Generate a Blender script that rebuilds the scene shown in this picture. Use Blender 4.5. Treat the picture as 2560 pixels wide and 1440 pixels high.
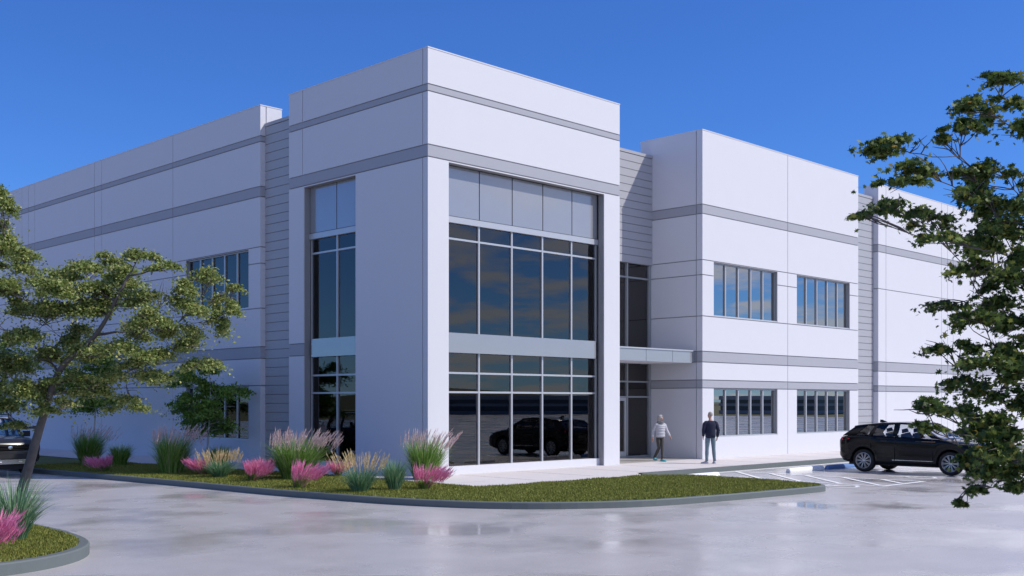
import bpy, bmesh, math, random
import numpy as np
from mathutils import Vector, Matrix
R = math.radians
random.seed(7); rng = np.random.default_rng(7)
for o in list(bpy.data.objects): bpy.data.objects.remove(o, do_unlink=True)
scene = bpy.context.scene
C = scene.collection

# ---------------------------------------------------------------- camera
TH = R(44.87); F = 2750.0; HY = 1004.0; CXP = 1280.0
FW = Vector((math.cos(TH), math.sin(TH), 0)); RT = Vector((math.sin(TH), -math.cos(TH), 0)); UP = Vector((0, 0, 1))
CAM = Vector((-20.59, -23.89, 2.30))
cd = bpy.data.cameras.new('camera'); cam = bpy.data.objects.new('camera', cd); C.objects.link(cam)
cd.sensor_width = 36.0; cd.lens = 36.0 * F / 2560.0; cd.shift_y = (HY - 720.0) / 2560.0
cd.clip_start = 0.1; cd.clip_end = 6000
cam.location = CAM; cam.rotation_euler = (R(90), 0, TH - R(90))
scene.camera = cam

# ---------------------------------------------------------------- world, sun, exposure
SUN_EL = R(44.5); SUN_AZ = R(-51.3)          # to-sun azimuth measured from +X
w = bpy.data.worlds.new('World'); scene.world = w; w.use_nodes = True
nt = w.node_tree; nt.nodes.clear(); L = nt.links
wo = nt.nodes.new('ShaderNodeOutputWorld'); bg = nt.nodes.new('ShaderNodeBackground')
sky = nt.nodes.new('ShaderNodeTexSky'); sky.sky_type = 'NISHITA'; sky.sun_disc = False
sky.sun_elevation = SUN_EL; sky.sun_rotation = R(90) - SUN_AZ
sky.altitude = 1500; sky.air_density = 1.3; sky.dust_density = 0.1; sky.ozone_density = 4.0
bg.inputs['Strength'].default_value = 0.112
# thin fair-weather clouds, clear toward the north-east
tc = nt.nodes.new('ShaderNodeTexCoord'); sep = nt.nodes.new('ShaderNodeSeparateXYZ'); L.new(tc.outputs['Generated'], sep.inputs[0])
mz = nt.nodes.new('ShaderNodeMath'); mz.operation = 'MAXIMUM'; L.new(sep.outputs['Z'], mz.inputs[0]); mz.inputs[1].default_value = 0.0
az_ = nt.nodes.new('ShaderNodeMath'); az_.operation = 'ADD'; L.new(mz.outputs[0], az_.inputs[0]); az_.inputs[1].default_value = 0.12
dv = nt.nodes.new('ShaderNodeVectorMath'); dv.operation = 'DIVIDE'; L.new(tc.outputs['Generated'], dv.inputs[0])
cb = nt.nodes.new('ShaderNodeCombineXYZ')
for i in range(3): L.new(az_.outputs[0], cb.inputs[i])
L.new(cb.outputs[0], dv.inputs[1])
nz = nt.nodes.new('ShaderNodeTexNoise'); nz.inputs['Scale'].default_value = 2.2; nz.inputs['Detail'].default_value = 8; nz.inputs['Roughness'].default_value = 0.6
L.new(dv.outputs[0], nz.inputs['Vector'])
cr = nt.nodes.new('ShaderNodeValToRGB'); cr.color_ramp.elements[0].position = 0.44; cr.color_ramp.elements[1].position = 0.58; L.new(nz.outputs['Fac'], cr.inputs[0])
sm = nt.nodes.new('ShaderNodeMath'); sm.operation = 'MULTIPLY_ADD'; L.new(sep.outputs['Y'], sm.inputs[0]); sm.inputs[1].default_value = -1.6; sm.inputs[2].default_value = 0.1; sm.use_clamp = True
ml = nt.nodes.new('ShaderNodeMath'); ml.operation = 'MULTIPLY'; L.new(cr.outputs[0], ml.inputs[0]); L.new(sm.outputs[0], ml.inputs[1])
ml2 = nt.nodes.new('ShaderNodeMath'); ml2.operation = 'MULTIPLY'; L.new(ml.outputs[0], ml2.inputs[0]); ml2.inputs[1].default_value = 0.8
hs = nt.nodes.new('ShaderNodeMixRGB'); hs.blend_type = 'MULTIPLY'; hs.inputs[0].default_value = 1.0; hs.inputs[2].default_value = (0.355, 0.655, 1.25, 1); L.new(sky.outputs[0], hs.inputs[1])
mx = nt.nodes.new('ShaderNodeMixRGB'); L.new(ml2.outputs[0], mx.inputs[0]); L.new(hs.outputs[0], mx.inputs[1]); mx.inputs[2].default_value = (7.2, 7.4, 7.8, 1)
L.new(mx.outputs[0], bg.inputs['Color']); L.new(bg.outputs[0], wo.inputs['Surface'])

sl = bpy.data.lights.new('sun', 'SUN'); sun = bpy.data.objects.new('sun', sl); C.objects.link(sun)
sl.energy = 4.0; sl.angle = R(0.5); sl.color = (1.0, 0.95, 0.86)
TOSUN = Vector((math.cos(SUN_EL) * math.cos(SUN_AZ), math.cos(SUN_EL) * math.sin(SUN_AZ), math.sin(SUN_EL)))
sun.rotation_euler = TOSUN.to_track_quat('Z', 'Y').to_euler(); sun.location = (30, -40, 40)
scene.view_settings.view_transform = 'Standard'; scene.view_settings.look = 'None'
scene.view_settings.exposure = 0.0; scene.view_settings.gamma = 1.0
scene.render.engine = 'CYCLES'

# ---------------------------------------------------------------- helpers
def px(x, y, d): return CAM + (FW + RT * ((x - CXP) / F) + UP * ((HY - y) / F)) * d
def gnd(x, y, z=0.15):
    r = FW + RT * ((x - CXP) / F) + UP * ((HY - y) / F); return CAM + r * ((z - CAM.z) / r.z)
def tag(o, label=None, cat=None, group=None, kind=None):
    if label: o['label'] = label
    if cat: o['category'] = cat
    if group: o['group'] = group
    if kind: o['kind'] = kind
    return o
def empty(name, loc=(0, 0, 0), rz=0.0, parent=None):
    o = bpy.data.objects.new(name, None); C.objects.link(o); o.location = loc; o.rotation_euler = (0, 0, rz)
    o.empty_display_size = 0.2
    if parent: o.parent = parent
    return o
def link(name, me, m, parent=None, smooth=False, loc=None):
    ms = m if isinstance(m, (list, tuple)) else [m]
    if len(me.materials) == 0:
        for q in ms: me.materials.append(q)
    if smooth: me.polygons.foreach_set('use_smooth', [True] * len(me.polygons))
    o = bpy.data.objects.new(name, me); C.objects.link(o)
    if parent: o.parent = parent
    if loc is not None: o.location = loc
    return o
class MB:
    def __init__(s): s.v = []; s.f = []; s.m = []
    def add(s, vs, fs, m=0):
        b = len(s.v); s.v += [tuple(q) for q in vs]; s.f += [tuple(b + i for i in f) for f in fs]; s.m += [m] * len(fs)
    def box(s, x0, x1, y0, y1, z0, z1, m=0):
        s.add([(x0, y0, z0), (x1, y0, z0), (x1, y1, z0), (x0, y1, z0), (x0, y0, z1), (x1, y0, z1), (x1, y1, z1), (x0, y1, z1)],
              [(0, 3, 2, 1), (4, 5, 6, 7), (0, 1, 5, 4), (1, 2, 6, 5), (2, 3, 7, 6), (3, 0, 4, 7)], m)
    def tube(s, pts, rad, n=8, m=0, cap=True, ell=None):
        pts = [Vector(p) for p in pts]; k = len(pts); rings = []
        for i, p in enumerate(pts):
            t = (pts[min(i + 1, k - 1)] - pts[max(i - 1, 0)])
            t = t.normalized() if t.length > 1e-9 else Vector((0, 0, 1))
            a = Vector((1, 0, 0)) if abs(t.x) < 0.8 else Vector((0, 1, 0))
            u = (a - t * a.dot(t)).normalized(); v = t.cross(u)
            r = rad[i] if isinstance(rad, (list, tuple)) else rad
            ru, rv = (r if isinstance(r, (list, tuple)) else (r, r))
            rings.append([p + u * (ru * math.cos(2 * math.pi * j / n)) + v * (rv * math.sin(2 * math.pi * j / n)) for j in range(n)])
        vs = [q for rg in rings for q in rg]; fs = []
        for i in range(k - 1):
            for j in range(n):
                fs.append((i * n + j, i * n + (j + 1) % n, (i + 1) * n + (j + 1) % n, (i + 1) * n + j))
        if cap:
            fs.append(tuple(reversed(range(n)))); fs.append(tuple((k - 1) * n + j for j in range(n)))
        s.add(vs, fs, m)
    def lathe(s, prof, n=32, axis='y', m=0, c=(0, 0, 0)):
        vs = []; k = len(prof)
        for (r, h) in prof:
            for j in range(n):
                a = 2 * math.pi * j / n; p = (r * math.cos(a), h, r * math.sin(a)) if axis == 'y' else (r * math.cos(a), r * math.sin(a), h)
                vs.append((p[0] + c[0], p[1] + c[1], p[2] + c[2]))
        fs = [(i * n + j, i * n + (j + 1) % n, (i + 1) * n + (j + 1) % n, (i + 1) * n + j) for i in range(k - 1) for j in range(n)]
        s.add(vs, fs, m)
    def mesh(s, name, recalc=True):
        me = bpy.data.meshes.new(name); me.from_pydata(s.v, [], s.f)
        if any(s.m): me.polygons.foreach_set('material_index', s.m)
        if recalc:
            bm = bmesh.new(); bm.from_mesh(me); bmesh.ops.recalc_face_normals(bm, faces=bm.faces); bm.to_mesh(me); bm.free()
        me.update(); return me
    def build(s, name, m, parent=None, smooth=False, recalc=True, loc=None):
        return link(name, s.mesh(name, recalc), m, parent, smooth, loc)
def np_mesh(name, V, Fc, mats, parent=None, mi=None):
    """V (n,3); Fc (m,k) all the same k"""
    me = bpy.data.meshes.new(name); k = Fc.shape[1]; m = len(Fc)
    me.vertices.add(len(V)); me.vertices.foreach_set('co', np.ascontiguousarray(V, dtype=np.float32).ravel())
    me.loops.add(m * k); me.loops.foreach_set('vertex_index', Fc.astype(np.int32).ravel())
    me.polygons.add(m); me.polygons.foreach_set('loop_start', np.arange(0, m * k, k, dtype=np.int32))
    try: me.polygons.foreach_set('loop_total', np.full(m, k, dtype=np.int32))
    except Exception: pass
    if mi is not None: me.polygons.foreach_set('material_index', np.asarray(mi, dtype=np.int32))
    me.update(calc_edges=True); me.validate()
    return link(name, me, mats, parent)

# ---------------------------------------------------------------- materials
def mat(name, col, rough=0.6, metal=0.0, var=0.06, scale=3.0, bump=0.0, bscale=40.0, spec=0.5, coat=0.0, island=None, transl=0.0, rvar=0.0):
    m = bpy.data.materials.new(name); m.use_nodes = True; t = m.node_tree; b = t.nodes['Principled BSDF']
    b.inputs['Roughness'].default_value = rough; b.inputs['Metallic'].default_value = metal; b.inputs['Specular IOR Level'].default_value = spec
    b.inputs['Coat Weight'].default_value = coat; b.inputs['Coat Roughness'].default_value = 0.05
    co = t.nodes.new('ShaderNodeTexCoord')
    n = t.nodes.new('ShaderNodeTexNoise'); n.inputs['Scale'].default_value = scale; n.inputs['Detail'].default_value = 5; n.inputs['Roughness'].default_value = 0.6
    t.links.new(co.outputs['Object'], n.inputs['Vector'])
    mixn = t.nodes.new('ShaderNodeMixRGB')
    c1 = [max(0, c * (1 - var)) for c in col]; c2 = [min(1, c * (1 + var)) for c in col]
    mixn.inputs[1].default_value = (*c1, 1); mixn.inputs[2].default_value = (*c2, 1); t.links.new(n.outputs['Fac'], mixn.inputs[0])
    out = mixn.outputs[0]
    if island:
        g = t.nodes.new('ShaderNodeNewGeometry'); rp = t.nodes.new('ShaderNodeValToRGB'); t.links.new(g.outputs['Random Per Island'], rp.inputs[0])
        e = rp.color_ramp.elements
        while len(e) < len(island): e.new(0.5)
        for i, (p, c) in enumerate(island): e[i].position = p; e[i].color = (*c, 1)
        out = rp.outputs[0]
    t.links.new(out, b.inputs['Base Color'])
    if rvar:
        mr = t.nodes.new('ShaderNodeMapRange'); t.links.new(n.outputs['Fac'], mr.inputs[0]); mr.inputs[3].default_value = max(0, rough - rvar); mr.inputs[4].default_value = rough + rvar
        t.links.new(mr.outputs[0], b.inputs['Roughness'])
    if bump:
        n2 = t.nodes.new('ShaderNodeTexNoise'); n2.inputs['Scale'].default_value = bscale; n2.inputs['Detail'].default_value = 4; t.links.new(co.outputs['Object'], n2.inputs['Vector'])
        bp = t.nodes.new('ShaderNodeBump'); bp.inputs['Strength'].default_value = bump; bp.inputs['Distance'].default_value = 0.01
        t.links.new(n2.outputs['Fac'], bp.inputs['Height']); t.links.new(bp.outputs[0], b.inputs['Normal'])
    if transl:
        tr = t.nodes.new('ShaderNodeBsdfTranslucent'); t.links.new(out, tr.inputs['Color'])
        mxs = t.nodes.new('ShaderNodeMixShader'); mxs.inputs[0].default_value = transl
        o = t.nodes['Material Output']; t.links.new(b.outputs[0], mxs.inputs[1]); t.links.new(tr.outputs[0], mxs.inputs[2]); t.links.new(mxs.outputs[0], o.inputs['Surface'])
    return m
def glass(name, tint, refl, ior=1.5):
    m = bpy.data.materials.new(name); m.use_nodes = True; t = m.node_tree; t.nodes.clear()
    o = t.nodes.new('ShaderNodeOutputMaterial'); tr = t.nodes.new('ShaderNodeBsdfTransparent'); gl = t.nodes.new('ShaderNodeBsdfGlossy')
    tr.inputs[0].default_value = (*tint, 1); gl.inputs['Roughness'].default_value = 0.0; gl.inputs['Color'].default_value = (0.97, 0.93, 0.90, 1)
    fr = t.nodes.new('ShaderNodeFresnel'); fr.inputs['IOR'].default_value = ior
    ad = t.nodes.new('ShaderNodeMath'); ad.operation = 'ADD'; ad.use_clamp = True; t.links.new(fr.outputs[0], ad.inputs[0]); ad.inputs[1].default_value = refl
    co = t.nodes.new('ShaderNodeTexCoord'); n = t.nodes.new('ShaderNodeTexNoise'); n.inputs['Scale'].default_value = 0.9; n.inputs['Detail'].default_value = 1
    t.links.new(co.outputs['Object'], n.inputs['Vector'])
    bp = t.nodes.new('ShaderNodeBump'); bp.inputs['Strength'].default_value = 0.004; bp.inputs['Distance'].default_value = 0.05
    t.links.new(n.outputs['Fac'], bp.inputs['Height']); t.links.new(bp.outputs[0], gl.inputs['Normal'])
    mx_ = t.nodes.new('ShaderNodeMixShader'); t.links.new(ad.outputs[0], mx_.inputs[0]); t.links.new(tr.outputs[0], mx_.inputs[1]); t.links.new(gl.outputs[0], mx_.inputs[2])
    t.links.new(mx_.outputs[0], o.inputs['Surface']); return m

M = {}
M['white'] = mat('white_concrete', (0.645, 0.645, 0.695), 0.75, var=0.02, scale=1.2, bump=0.05, bscale=60)
M['core'] = mat('grey_backing', (0.30, 0.30, 0.32), 0.9, var=0.05)  # darker grey core behind panels and boards, visible in the joints
M['band'] = mat('grey_band_paint', (0.375, 0.382, 0.43), 0.75, var=0.03, scale=1.5, bump=0.05, bscale=60)
M['siding'] = mat('grey_metal_siding', (0.39, 0.392, 0.425), 0.5, var=0.03, scale=2)
M['alu'] = mat('aluminium', (0.52, 0.53, 0.55), 0.35, metal=0.35, var=0.03)
M['alu_dark'] = mat('grey_frame', (0.34, 0.36, 0.38), 0.4, metal=0.3, var=0.04)
M['spandrel'] = mat('spandrel_panel', (0.37, 0.378, 0.405), 0.12, metal=0.35, var=0.06, scale=0.8, rvar=0.04)
M['glass'] = glass('tinted_glass', (0.62, 0.63, 0.68), 0.05)
M['wglass'] = glass('shaded_window_glass', (0.55, 0.57, 0.62), 0.03)
M['mglass'] = glass('mirror_glass', (0.24, 0.26, 0.30), 0.34)
M['int_wall'] = mat('interior_plaster', (0.62, 0.61, 0.60), 0.9, var=0.03)
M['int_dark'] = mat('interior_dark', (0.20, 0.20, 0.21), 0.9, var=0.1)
M['int_floor'] = mat('interior_floor', (0.42, 0.40, 0.38), 0.4, var=0.08)
M['roof'] = mat('roof_membrane', (0.6, 0.6, 0.6), 0.9, var=0.05)
M['kerb'] = mat('grey_kerb', (0.125, 0.145, 0.148), 0.7, var=0.12, scale=1.5, bump=0.15, bscale=90)
M['walk'] = mat('sidewalk_concrete', (0.62, 0.58, 0.585), 0.8, var=0.05, scale=1.5, bump=0.1, bscale=90)
M['line'] = mat('white_road_paint', (0.86, 0.86, 0.87), 0.6, var=0.06, scale=8)
M['stopw'] = mat('white_wheel_stop', (0.78, 0.78, 0.80), 0.7, var=0.05, scale=6, bump=0.1)
M['stopb'] = mat('blue_wheel_stop', (0.11, 0.21, 0.46), 0.6, var=0.08, scale=6, bump=0.1)
M['soil'] = mat('lawn_soil', (0.115, 0.13, 0.026), 0.95, var=0.35, scale=1.2, bump=0.5, bscale=50)
M['grass'] = mat('lawn_blades', (0.1, 0.12, 0.03), 0.7, island=[(0.0, (0.15, 0.175, 0.030)), (0.5, (0.22, 0.24, 0.052)), (1.0, (0.32, 0.32, 0.09))], transl=0.2, spec=0.2)
M['bark'] = mat('bark', (0.12, 0.105, 0.10), 0.9, var=0.4, scale=9, bump=0.8, bscale=25)
M['bark_pale'] = mat('pale_bark', (0.45, 0.43, 0.41), 0.9, var=0.3, scale=12, bump=0.5, bscale=30)
M['leafA'] = mat('yellow_green_leaf', (0.1, 0.12, 0.03), 0.5, island=[(0.0, (0.12, 0.17, 0.04)), (0.5, (0.25, 0.32, 0.09)), (0.88, (0.42, 0.46, 0.16)), (1.0, (0.52, 0.46, 0.18))], transl=0.35, spec=0.4)
M['leafB'] = mat('mid_green_leaf', (0.1, 0.12, 0.03), 0.5, island=[(0.0, (0.10, 0.19, 0.03)), (0.7, (0.22, 0.37, 0.06)), (1.0, (0.36, 0.48, 0.10))], transl=0.4, spec=0.4)
M['leafC'] = mat('dark_maple_leaf', (0.05, 0.08, 0.03), 0.5, island=[(0.0, (0.035, 0.070, 0.022)), (0.5, (0.085, 0.135, 0.034)), (0.82, (0.20, 0.27, 0.06)), (0.97, (0.32, 0.33, 0.07)), (1.0, (0.36, 0.24, 0.05))], transl=0.3, spec=0.25)
M['blade_green'] = mat('grass_green', (0.1, 0.2, 0.03), 0.6, island=[(0.0, (0.10, 0.21, 0.03)), (0.6, (0.20, 0.38, 0.055)), (1.0, (0.46, 0.56, 0.22))], transl=0.25, spec=0.3)
M['blade_lime'] = mat('grass_lime', (0.1, 0.2, 0.03), 0.6, island=[(0.0, (0.10, 0.20, 0.03)), (1.0, (0.26, 0.40, 0.07))], transl=0.25, spec=0.3)
M['blade_blue'] = mat('grass_bluegreen', (0.1, 0.2, 0.1), 0.6, island=[(0.0, (0.07, 0.18, 0.09)), (0.6, (0.16, 0.34, 0.18)), (1.0, (0.48, 0.58, 0.34))], transl=0.25, spec=0.3)
M['plume'] = mat('plume_pale_pink', (0.6, 0.45, 0.44), 0.8, island=[(0.0, (0.58, 0.38, 0.38)), (1.0, (0.92, 0.76, 0.73))], transl=0.3, spec=0.1)
M['pink'] = mat('muhly_pink', (0.6, 0.1, 0.25), 0.8, island=[(0.0, (0.74, 0.15, 0.34)), (0.6, (0.90, 0.33, 0.56)), (1.0, (0.95, 0.58, 0.72))], transl=0.35, spec=0.1)
M['tan'] = mat('reed_tan', (0.6, 0.4, 0.2), 0.8, island=[(0.0, (0.62, 0.46, 0.22)), (1.0, (0.93, 0.78, 0.50))], transl=0.2, spec=0.1)
M['paint'] = mat('black_car_paint', (0.004, 0.004, 0.005), 0.16, var=0.05, coat=0.12, spec=0.22)
M['paint2'] = mat('charcoal_car_paint', (0.022, 0.021, 0.021), 0.28, var=0.05, coat=0.3, spec=0.4)
M['trim'] = mat('black_plastic', (0.012, 0.012, 0.013), 0.55, var=0.1)
M['tyre'] = mat('tyre_rubber', (0.012, 0.012, 0.013), 0.8, var=0.2)
M['rim'] = mat('silver_rim', (0.55, 0.55, 0.57), 0.3, metal=0.8, var=0.03)
M['chrome'] = mat('chrome', (0.8, 0.8, 0.82), 0.15, metal=1.0, var=0.02)
M['red'] = mat('tail_light_red', (0.65, 0.03, 0.05), 0.15, var=0.05)
M['lamp'] = mat('headlight_lens', (0.75, 0.77, 0.80), 0.08, var=0.03, metal=0.5)
M['cglass'] = glass('car_glass', (0.86, 0.88, 0.90), 0.03)
M['seat'] = mat('seat_leather', (0.10, 0.095, 0.09), 0.6, var=0.1)

# asphalt / wet concrete driveway
def wet():
    m = bpy.data.materials.new('wet_concrete'); m.use_nodes = True; t = m.node_tree; b = t.nodes['Principled BSDF']
    co = t.nodes.new('ShaderNodeTexCoord')
    def noise(s, d=5, ro=0.6, sc=(1, 1, 1)):
        mp = t.nodes.new('ShaderNodeMapping'); mp.inputs['Scale'].default_value = sc; t.links.new(co.outputs['Object'], mp.inputs[0])
        n = t.nodes.new('ShaderNodeTexNoise'); n.inputs['Scale'].default_value = s; n.inputs['Detail'].default_value = d; n.inputs['Roughness'].default_value = ro
        t.links.new(mp.outputs[0], n.inputs['Vector']); return n.outputs['Fac']
    n1 = noise(0.16, 4); n2 = noise(1.1, 6); n3 = noise(45, 3); n4 = noise(0.34, 4, 0.55)
    rp = t.nodes.new('ShaderNodeValToRGB'); t.links.new(n1, rp.inputs[0])
    e = rp.color_ramp.elements; e[0].position = 0.30; e[0].color = (0.45, 0.43, 0.435, 1); e[1].position = 0.70; e[1].color = (0.51, 0.485, 0.49, 1)
    r2 = t.nodes.new('ShaderNodeMixRGB'); r2.blend_type = 'MULTIPLY'; r2.inputs[0].default_value = 1.0; t.links.new(rp.outputs[0], r2.inputs[1])
    r3 = t.nodes.new('ShaderNodeMapRange'); t.links.new(n2, r3.inputs[0]); r3.inputs[1].default_value = 0.25; r3.inputs[2].default_value = 0.75; r3.inputs[3].default_value = 0.88; r3.inputs[4].default_value = 1.1
    t.links.new(r3.outputs[0], r2.inputs[2])
    r4 = t.nodes.new('ShaderNodeMixRGB'); r4.blend_type = 'MULTIPLY'; r4.inputs[0].default_value = 1.0; t.links.new(r2.outputs[0], r4.inputs[1])
    r5 = t.nodes.new('ShaderNodeMapRange'); t.links.new(n3, r5.inputs[0]); r5.inputs[1].default_value = 0.3; r5.inputs[2].default_value = 0.7; r5.inputs[3].default_value = 0.80; r5.inputs[4].default_value = 1.20
    t.links.new(r5.outputs[0], r4.inputs[2]); t.links.new(r4.outputs[0], b.inputs['Base Color'])
    pr = t.nodes.new('ShaderNodeMapRange'); pr.interpolation_type = 'SMOOTHSTEP'; t.links.new(n4, pr.inputs[0]); pr.inputs[1].default_value = 0.44; pr.inputs[2].default_value = 0.70; pr.inputs[3].default_value = 0.32; pr.inputs[4].default_value = 0.05
    t.links.new(pr.outputs[0], b.inputs['Roughness']); b.inputs['Specular IOR Level'].default_value = 0.40
    bp = t.nodes.new('ShaderNodeBump'); bp.inputs['Distance'].default_value = 0.004
    bs = t.nodes.new('ShaderNodeMapRange'); t.links.new(n4, bs.inputs[0]); bs.inputs[1].default_value = 0.50; bs.inputs[2].default_value = 0.62; bs.inputs[3].default_value = 0.35; bs.inputs[4].default_value = 0.03
    t.links.new(bs.outputs[0], bp.inputs['Strength']); t.links.new(n3, bp.inputs['Height']); t.links.new(bp.outputs[0], b.inputs['Normal'])
    return m
M['wet'] = wet()
M['field'] = mat('dry_grass_field', (0.13, 0.14, 0.06), 0.95, var=0.3, scale=0.05)
M['hill'] = mat('olive_hillside', (0.07, 0.075, 0.035), 0.95, var=0.4, scale=0.03)

# ---------------------------------------------------------------- ground
b = MB(); b.add([(-3000, -3000, -0.12), (3000, -3000, -0.12), (3000, 3000, -0.12), (-3000, 3000, -0.12)], [(0, 1, 2, 3)]); tag(b.build('ground', M['field'], recalc=False), kind='structure')
b = MB(); b.add([(-90, -130, 0), (130, -130, 0), (130, 90, 0), (-90, 90, 0)], [(0, 1, 2, 3)]); drive = b.build('driveway', M['wet'], recalc=False); tag(drive, kind='structure')
def smooth_closed(pts, n=4, closed=True):
    out = []; k = len(pts)
    for i in range(k if closed else k - 1):
        p0, p1, p2, p3 = [Vector(pts[(i + j) % k] if closed else pts[min(max(i + j, 0), k - 1)]) for j in (-1, 0, 1, 2)]
        for q in range(n):
            t = q / n
            out.append(0.5 * ((2 * p1) + (p2 - p0) * t + (2 * p0 - 5 * p1 + 4 * p2 - p3) * t * t + (3 * p1 - p0 - 3 * p2 + p3) * t ** 3))
    if not closed: out.append(Vector(pts[-1]))
    return out
def offset_poly(P, d):
    k = len(P); out = []
    for i in range(k):
        a, b_, c = P[i - 1], P[i], P[(i + 1) % k]
        n1 = Vector((-(b_ - a).y, (b_ - a).x)).normalized() if (b_ - a).length > 1e-6 else Vector((0, 0))
        n2 = Vector((-(c - b_).y, (c - b_).x)).normalized() if (c - b_).length > 1e-6 else n1
        n = (n1 + n2); n = n.normalized() if n.length > 1e-6 else n1
        out.append(b_ + n * d / max(0.5, n.dot(n1)))
    return out
def flat(name, P, z, m, parent=None, thick=0.0):
    bm = bmesh.new(); vs = [bm.verts.new((p[0], p[1], z)) for p in P]; f = bm.faces.new(vs); bm.normal_update()
    if f.normal.z < 0: f.normal_flip()
    bmesh.ops.triangulate(bm, faces=bm.faces[:])
    me = bpy.data.meshes.new(name); bm.to_mesh(me); bm.free(); return link(name, me, m, parent)
def kerb(name, outer, inner, z, m, parent=None, closed=True):
    k = len(outer); b = MB(); vs = []
    for i in range(k):
        o, q = outer[i], inner[i]
        dirv = (q - o); dirv = dirv.normalized() if dirv.length > 0 else dirv
        o2 = o + dirv * 0.02
        vs += [(o.x, o.y, 0), (o.x, o.y, z - 0.02), (o2.x, o2.y, z), (q.x, q.y, z), (q.x, q.y, 0)]
    fs = []
    for i in range(k if closed else k - 1):
        j = (i + 1) % k
        for a in range(4): fs.append((i * 5 + a, j * 5 + a, j * 5 + a + 1, i * 5 + a + 1))
    b.add(vs, fs); return b.build(name, m, parent)
# big lawn bed at the corner: outer curve (counter-clockwise), then its back edge along the pavement
front = [(-6.5, 46), (-6.5, 30), (-6.45, 18), (-6.35, 12), (-6.12, 8.5), (-5.82, 3.7), (-5.66, -0.3), (-5.45, -2.2), (-5.08, -4.7), (-4.35, -6.7), (-3.2, -8.05), (-1.6, -8.98), (0.4, -9.38), (2.3, -9.58), (4.5, -9.72), (5.2, -9.62), (5.55, -9.25)]
fr = smooth_closed([(x, y, 0) for x, y in front], 5, False); fr = [Vector((p.x, p.y)) for p in fr]
back = [(6.05, -7.6), (6.12, -5.9), (5.98, -4.9), (5.55, -4.3), (4.85, -3.95), (3.2, -3.93), (1.0, -3.85), (-0.9, -3.78), (-1.5, -3.72), (-1.46, -3.0), (-1.5, -1.0), (-1.55, 3.0), (-1.8, 6.0), (-2.4, 9.0), (-2.72, 14), (-2.72, 30), (-2.72, 46)]
bk = [Vector(p) for p in back]
bed = fr + bk
inner = offset_poly(bed, 0.14)
kerb('lawn_kerb', fr + bk[:4], inner[:len(fr) + 4], 0.15, M['kerb'], closed=False)['kind'] = 'structure'
lawn = flat('lawn', inner[:len(fr) + 4] + bk[4:], 0.135, M['soil']); tag(lawn, kind='structure')
# pavement round the building
walk_pts = bk[4:][::-1] + [Vector((5.98, -3.12)), Vector((60, -3.12)), Vector((60, 2.6)), Vector((0.1, 2.6)), Vector((0.1, 46))]
walk_pts = [Vector((-2.72, 46)), Vector((-2.72, 30)), Vector((-2.72, 14)), Vector((-2.4, 9.0)), Vector((-1.8, 6)), Vector((-1.55, 3)), Vector((-1.5, -1)), Vector((-1.46, -3)), Vector((-1.5, -3.72)), Vector((-0.9, -3.78)), Vector((1, -3.85)), Vector((3.2, -3.93)), Vector((4.85, -3.95)), Vector((5.2, -3.55)), Vector((5.6, -3.14)), Vector((60, -3.14)), Vector((60, 2.9)), Vector((0.12, 2.9)), Vector((0.12, 46))]
walk = flat('sidewalk', walk_pts, 0.15, M['walk']); tag(walk, kind='structure')
kb = MB(); kb.add([(4.85, -3.95, 0), (5.2, -3.55, 0), (5.6, -3.14, 0), (60, -3.14, 0), (4.85, -3.95, 0.149), (5.2, -3.55, 0.149), (5.6, -3.14, 0.149), (60, -3.14, 0.149)], [(0, 1, 5, 4), (1, 2, 6, 5), (2, 3, 7, 6)])
kb.box(5.7, 60, -3.26, -3.145, 0.001, 0.143); tag(kb.build('sidewalk_kerb', M['kerb'], recalc=False), kind='structure')
# expansion joints of the pavement: thin dark strips proud by 3 mm
jm = mat('pavement_joint', (0.42, 0.40, 0.41), 0.9)
for i in range(14):
    x = 1.2 + i * 2.4; b = MB(); b.box(x, x + 0.014, -3.1, -0.02, 0.1505, 0.153); b.build('pavement_joint', jm, walk)
for i in range(7):
    y = -2.4 + i * 2.4; b = MB(); b.box(-1.4, -0.02, y, y + 0.014, 0.1505, 0.153); b.build('pavement_joint', jm, walk)

# foreground island, lower left
isl = [(-12.85, 14), (-12.85, 2), (-12.86, -4.5), (-12.95, -6.2), (-13.25, -7.5), (-13.9, -8.4), (-14.8, -8.88), (-15.8, -8.9), (-16.6, -8.5), (-17.1, -7.6), (-17.3, -6.2), (-17.3, 14)]
isl = isl[::-1]
io = [Vector((p.x, p.y)) for p in smooth_closed([(x, y, 0) for x, y in isl], 5, False)]
ii = offset_poly(io, 0.15)
ii[0] = Vector((io[0].x + 0.15, io[0].y)); ii[-1] = Vector((io[-1].x - 0.15, io[-1].y))
kerb('island_kerb', io, ii, 0.17, M['kerb'], closed=False)['kind'] = 'structure'
isl_lawn = flat('island_lawn', ii, 0.155, M['soil']); tag(isl_lawn, kind='structure')

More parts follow.
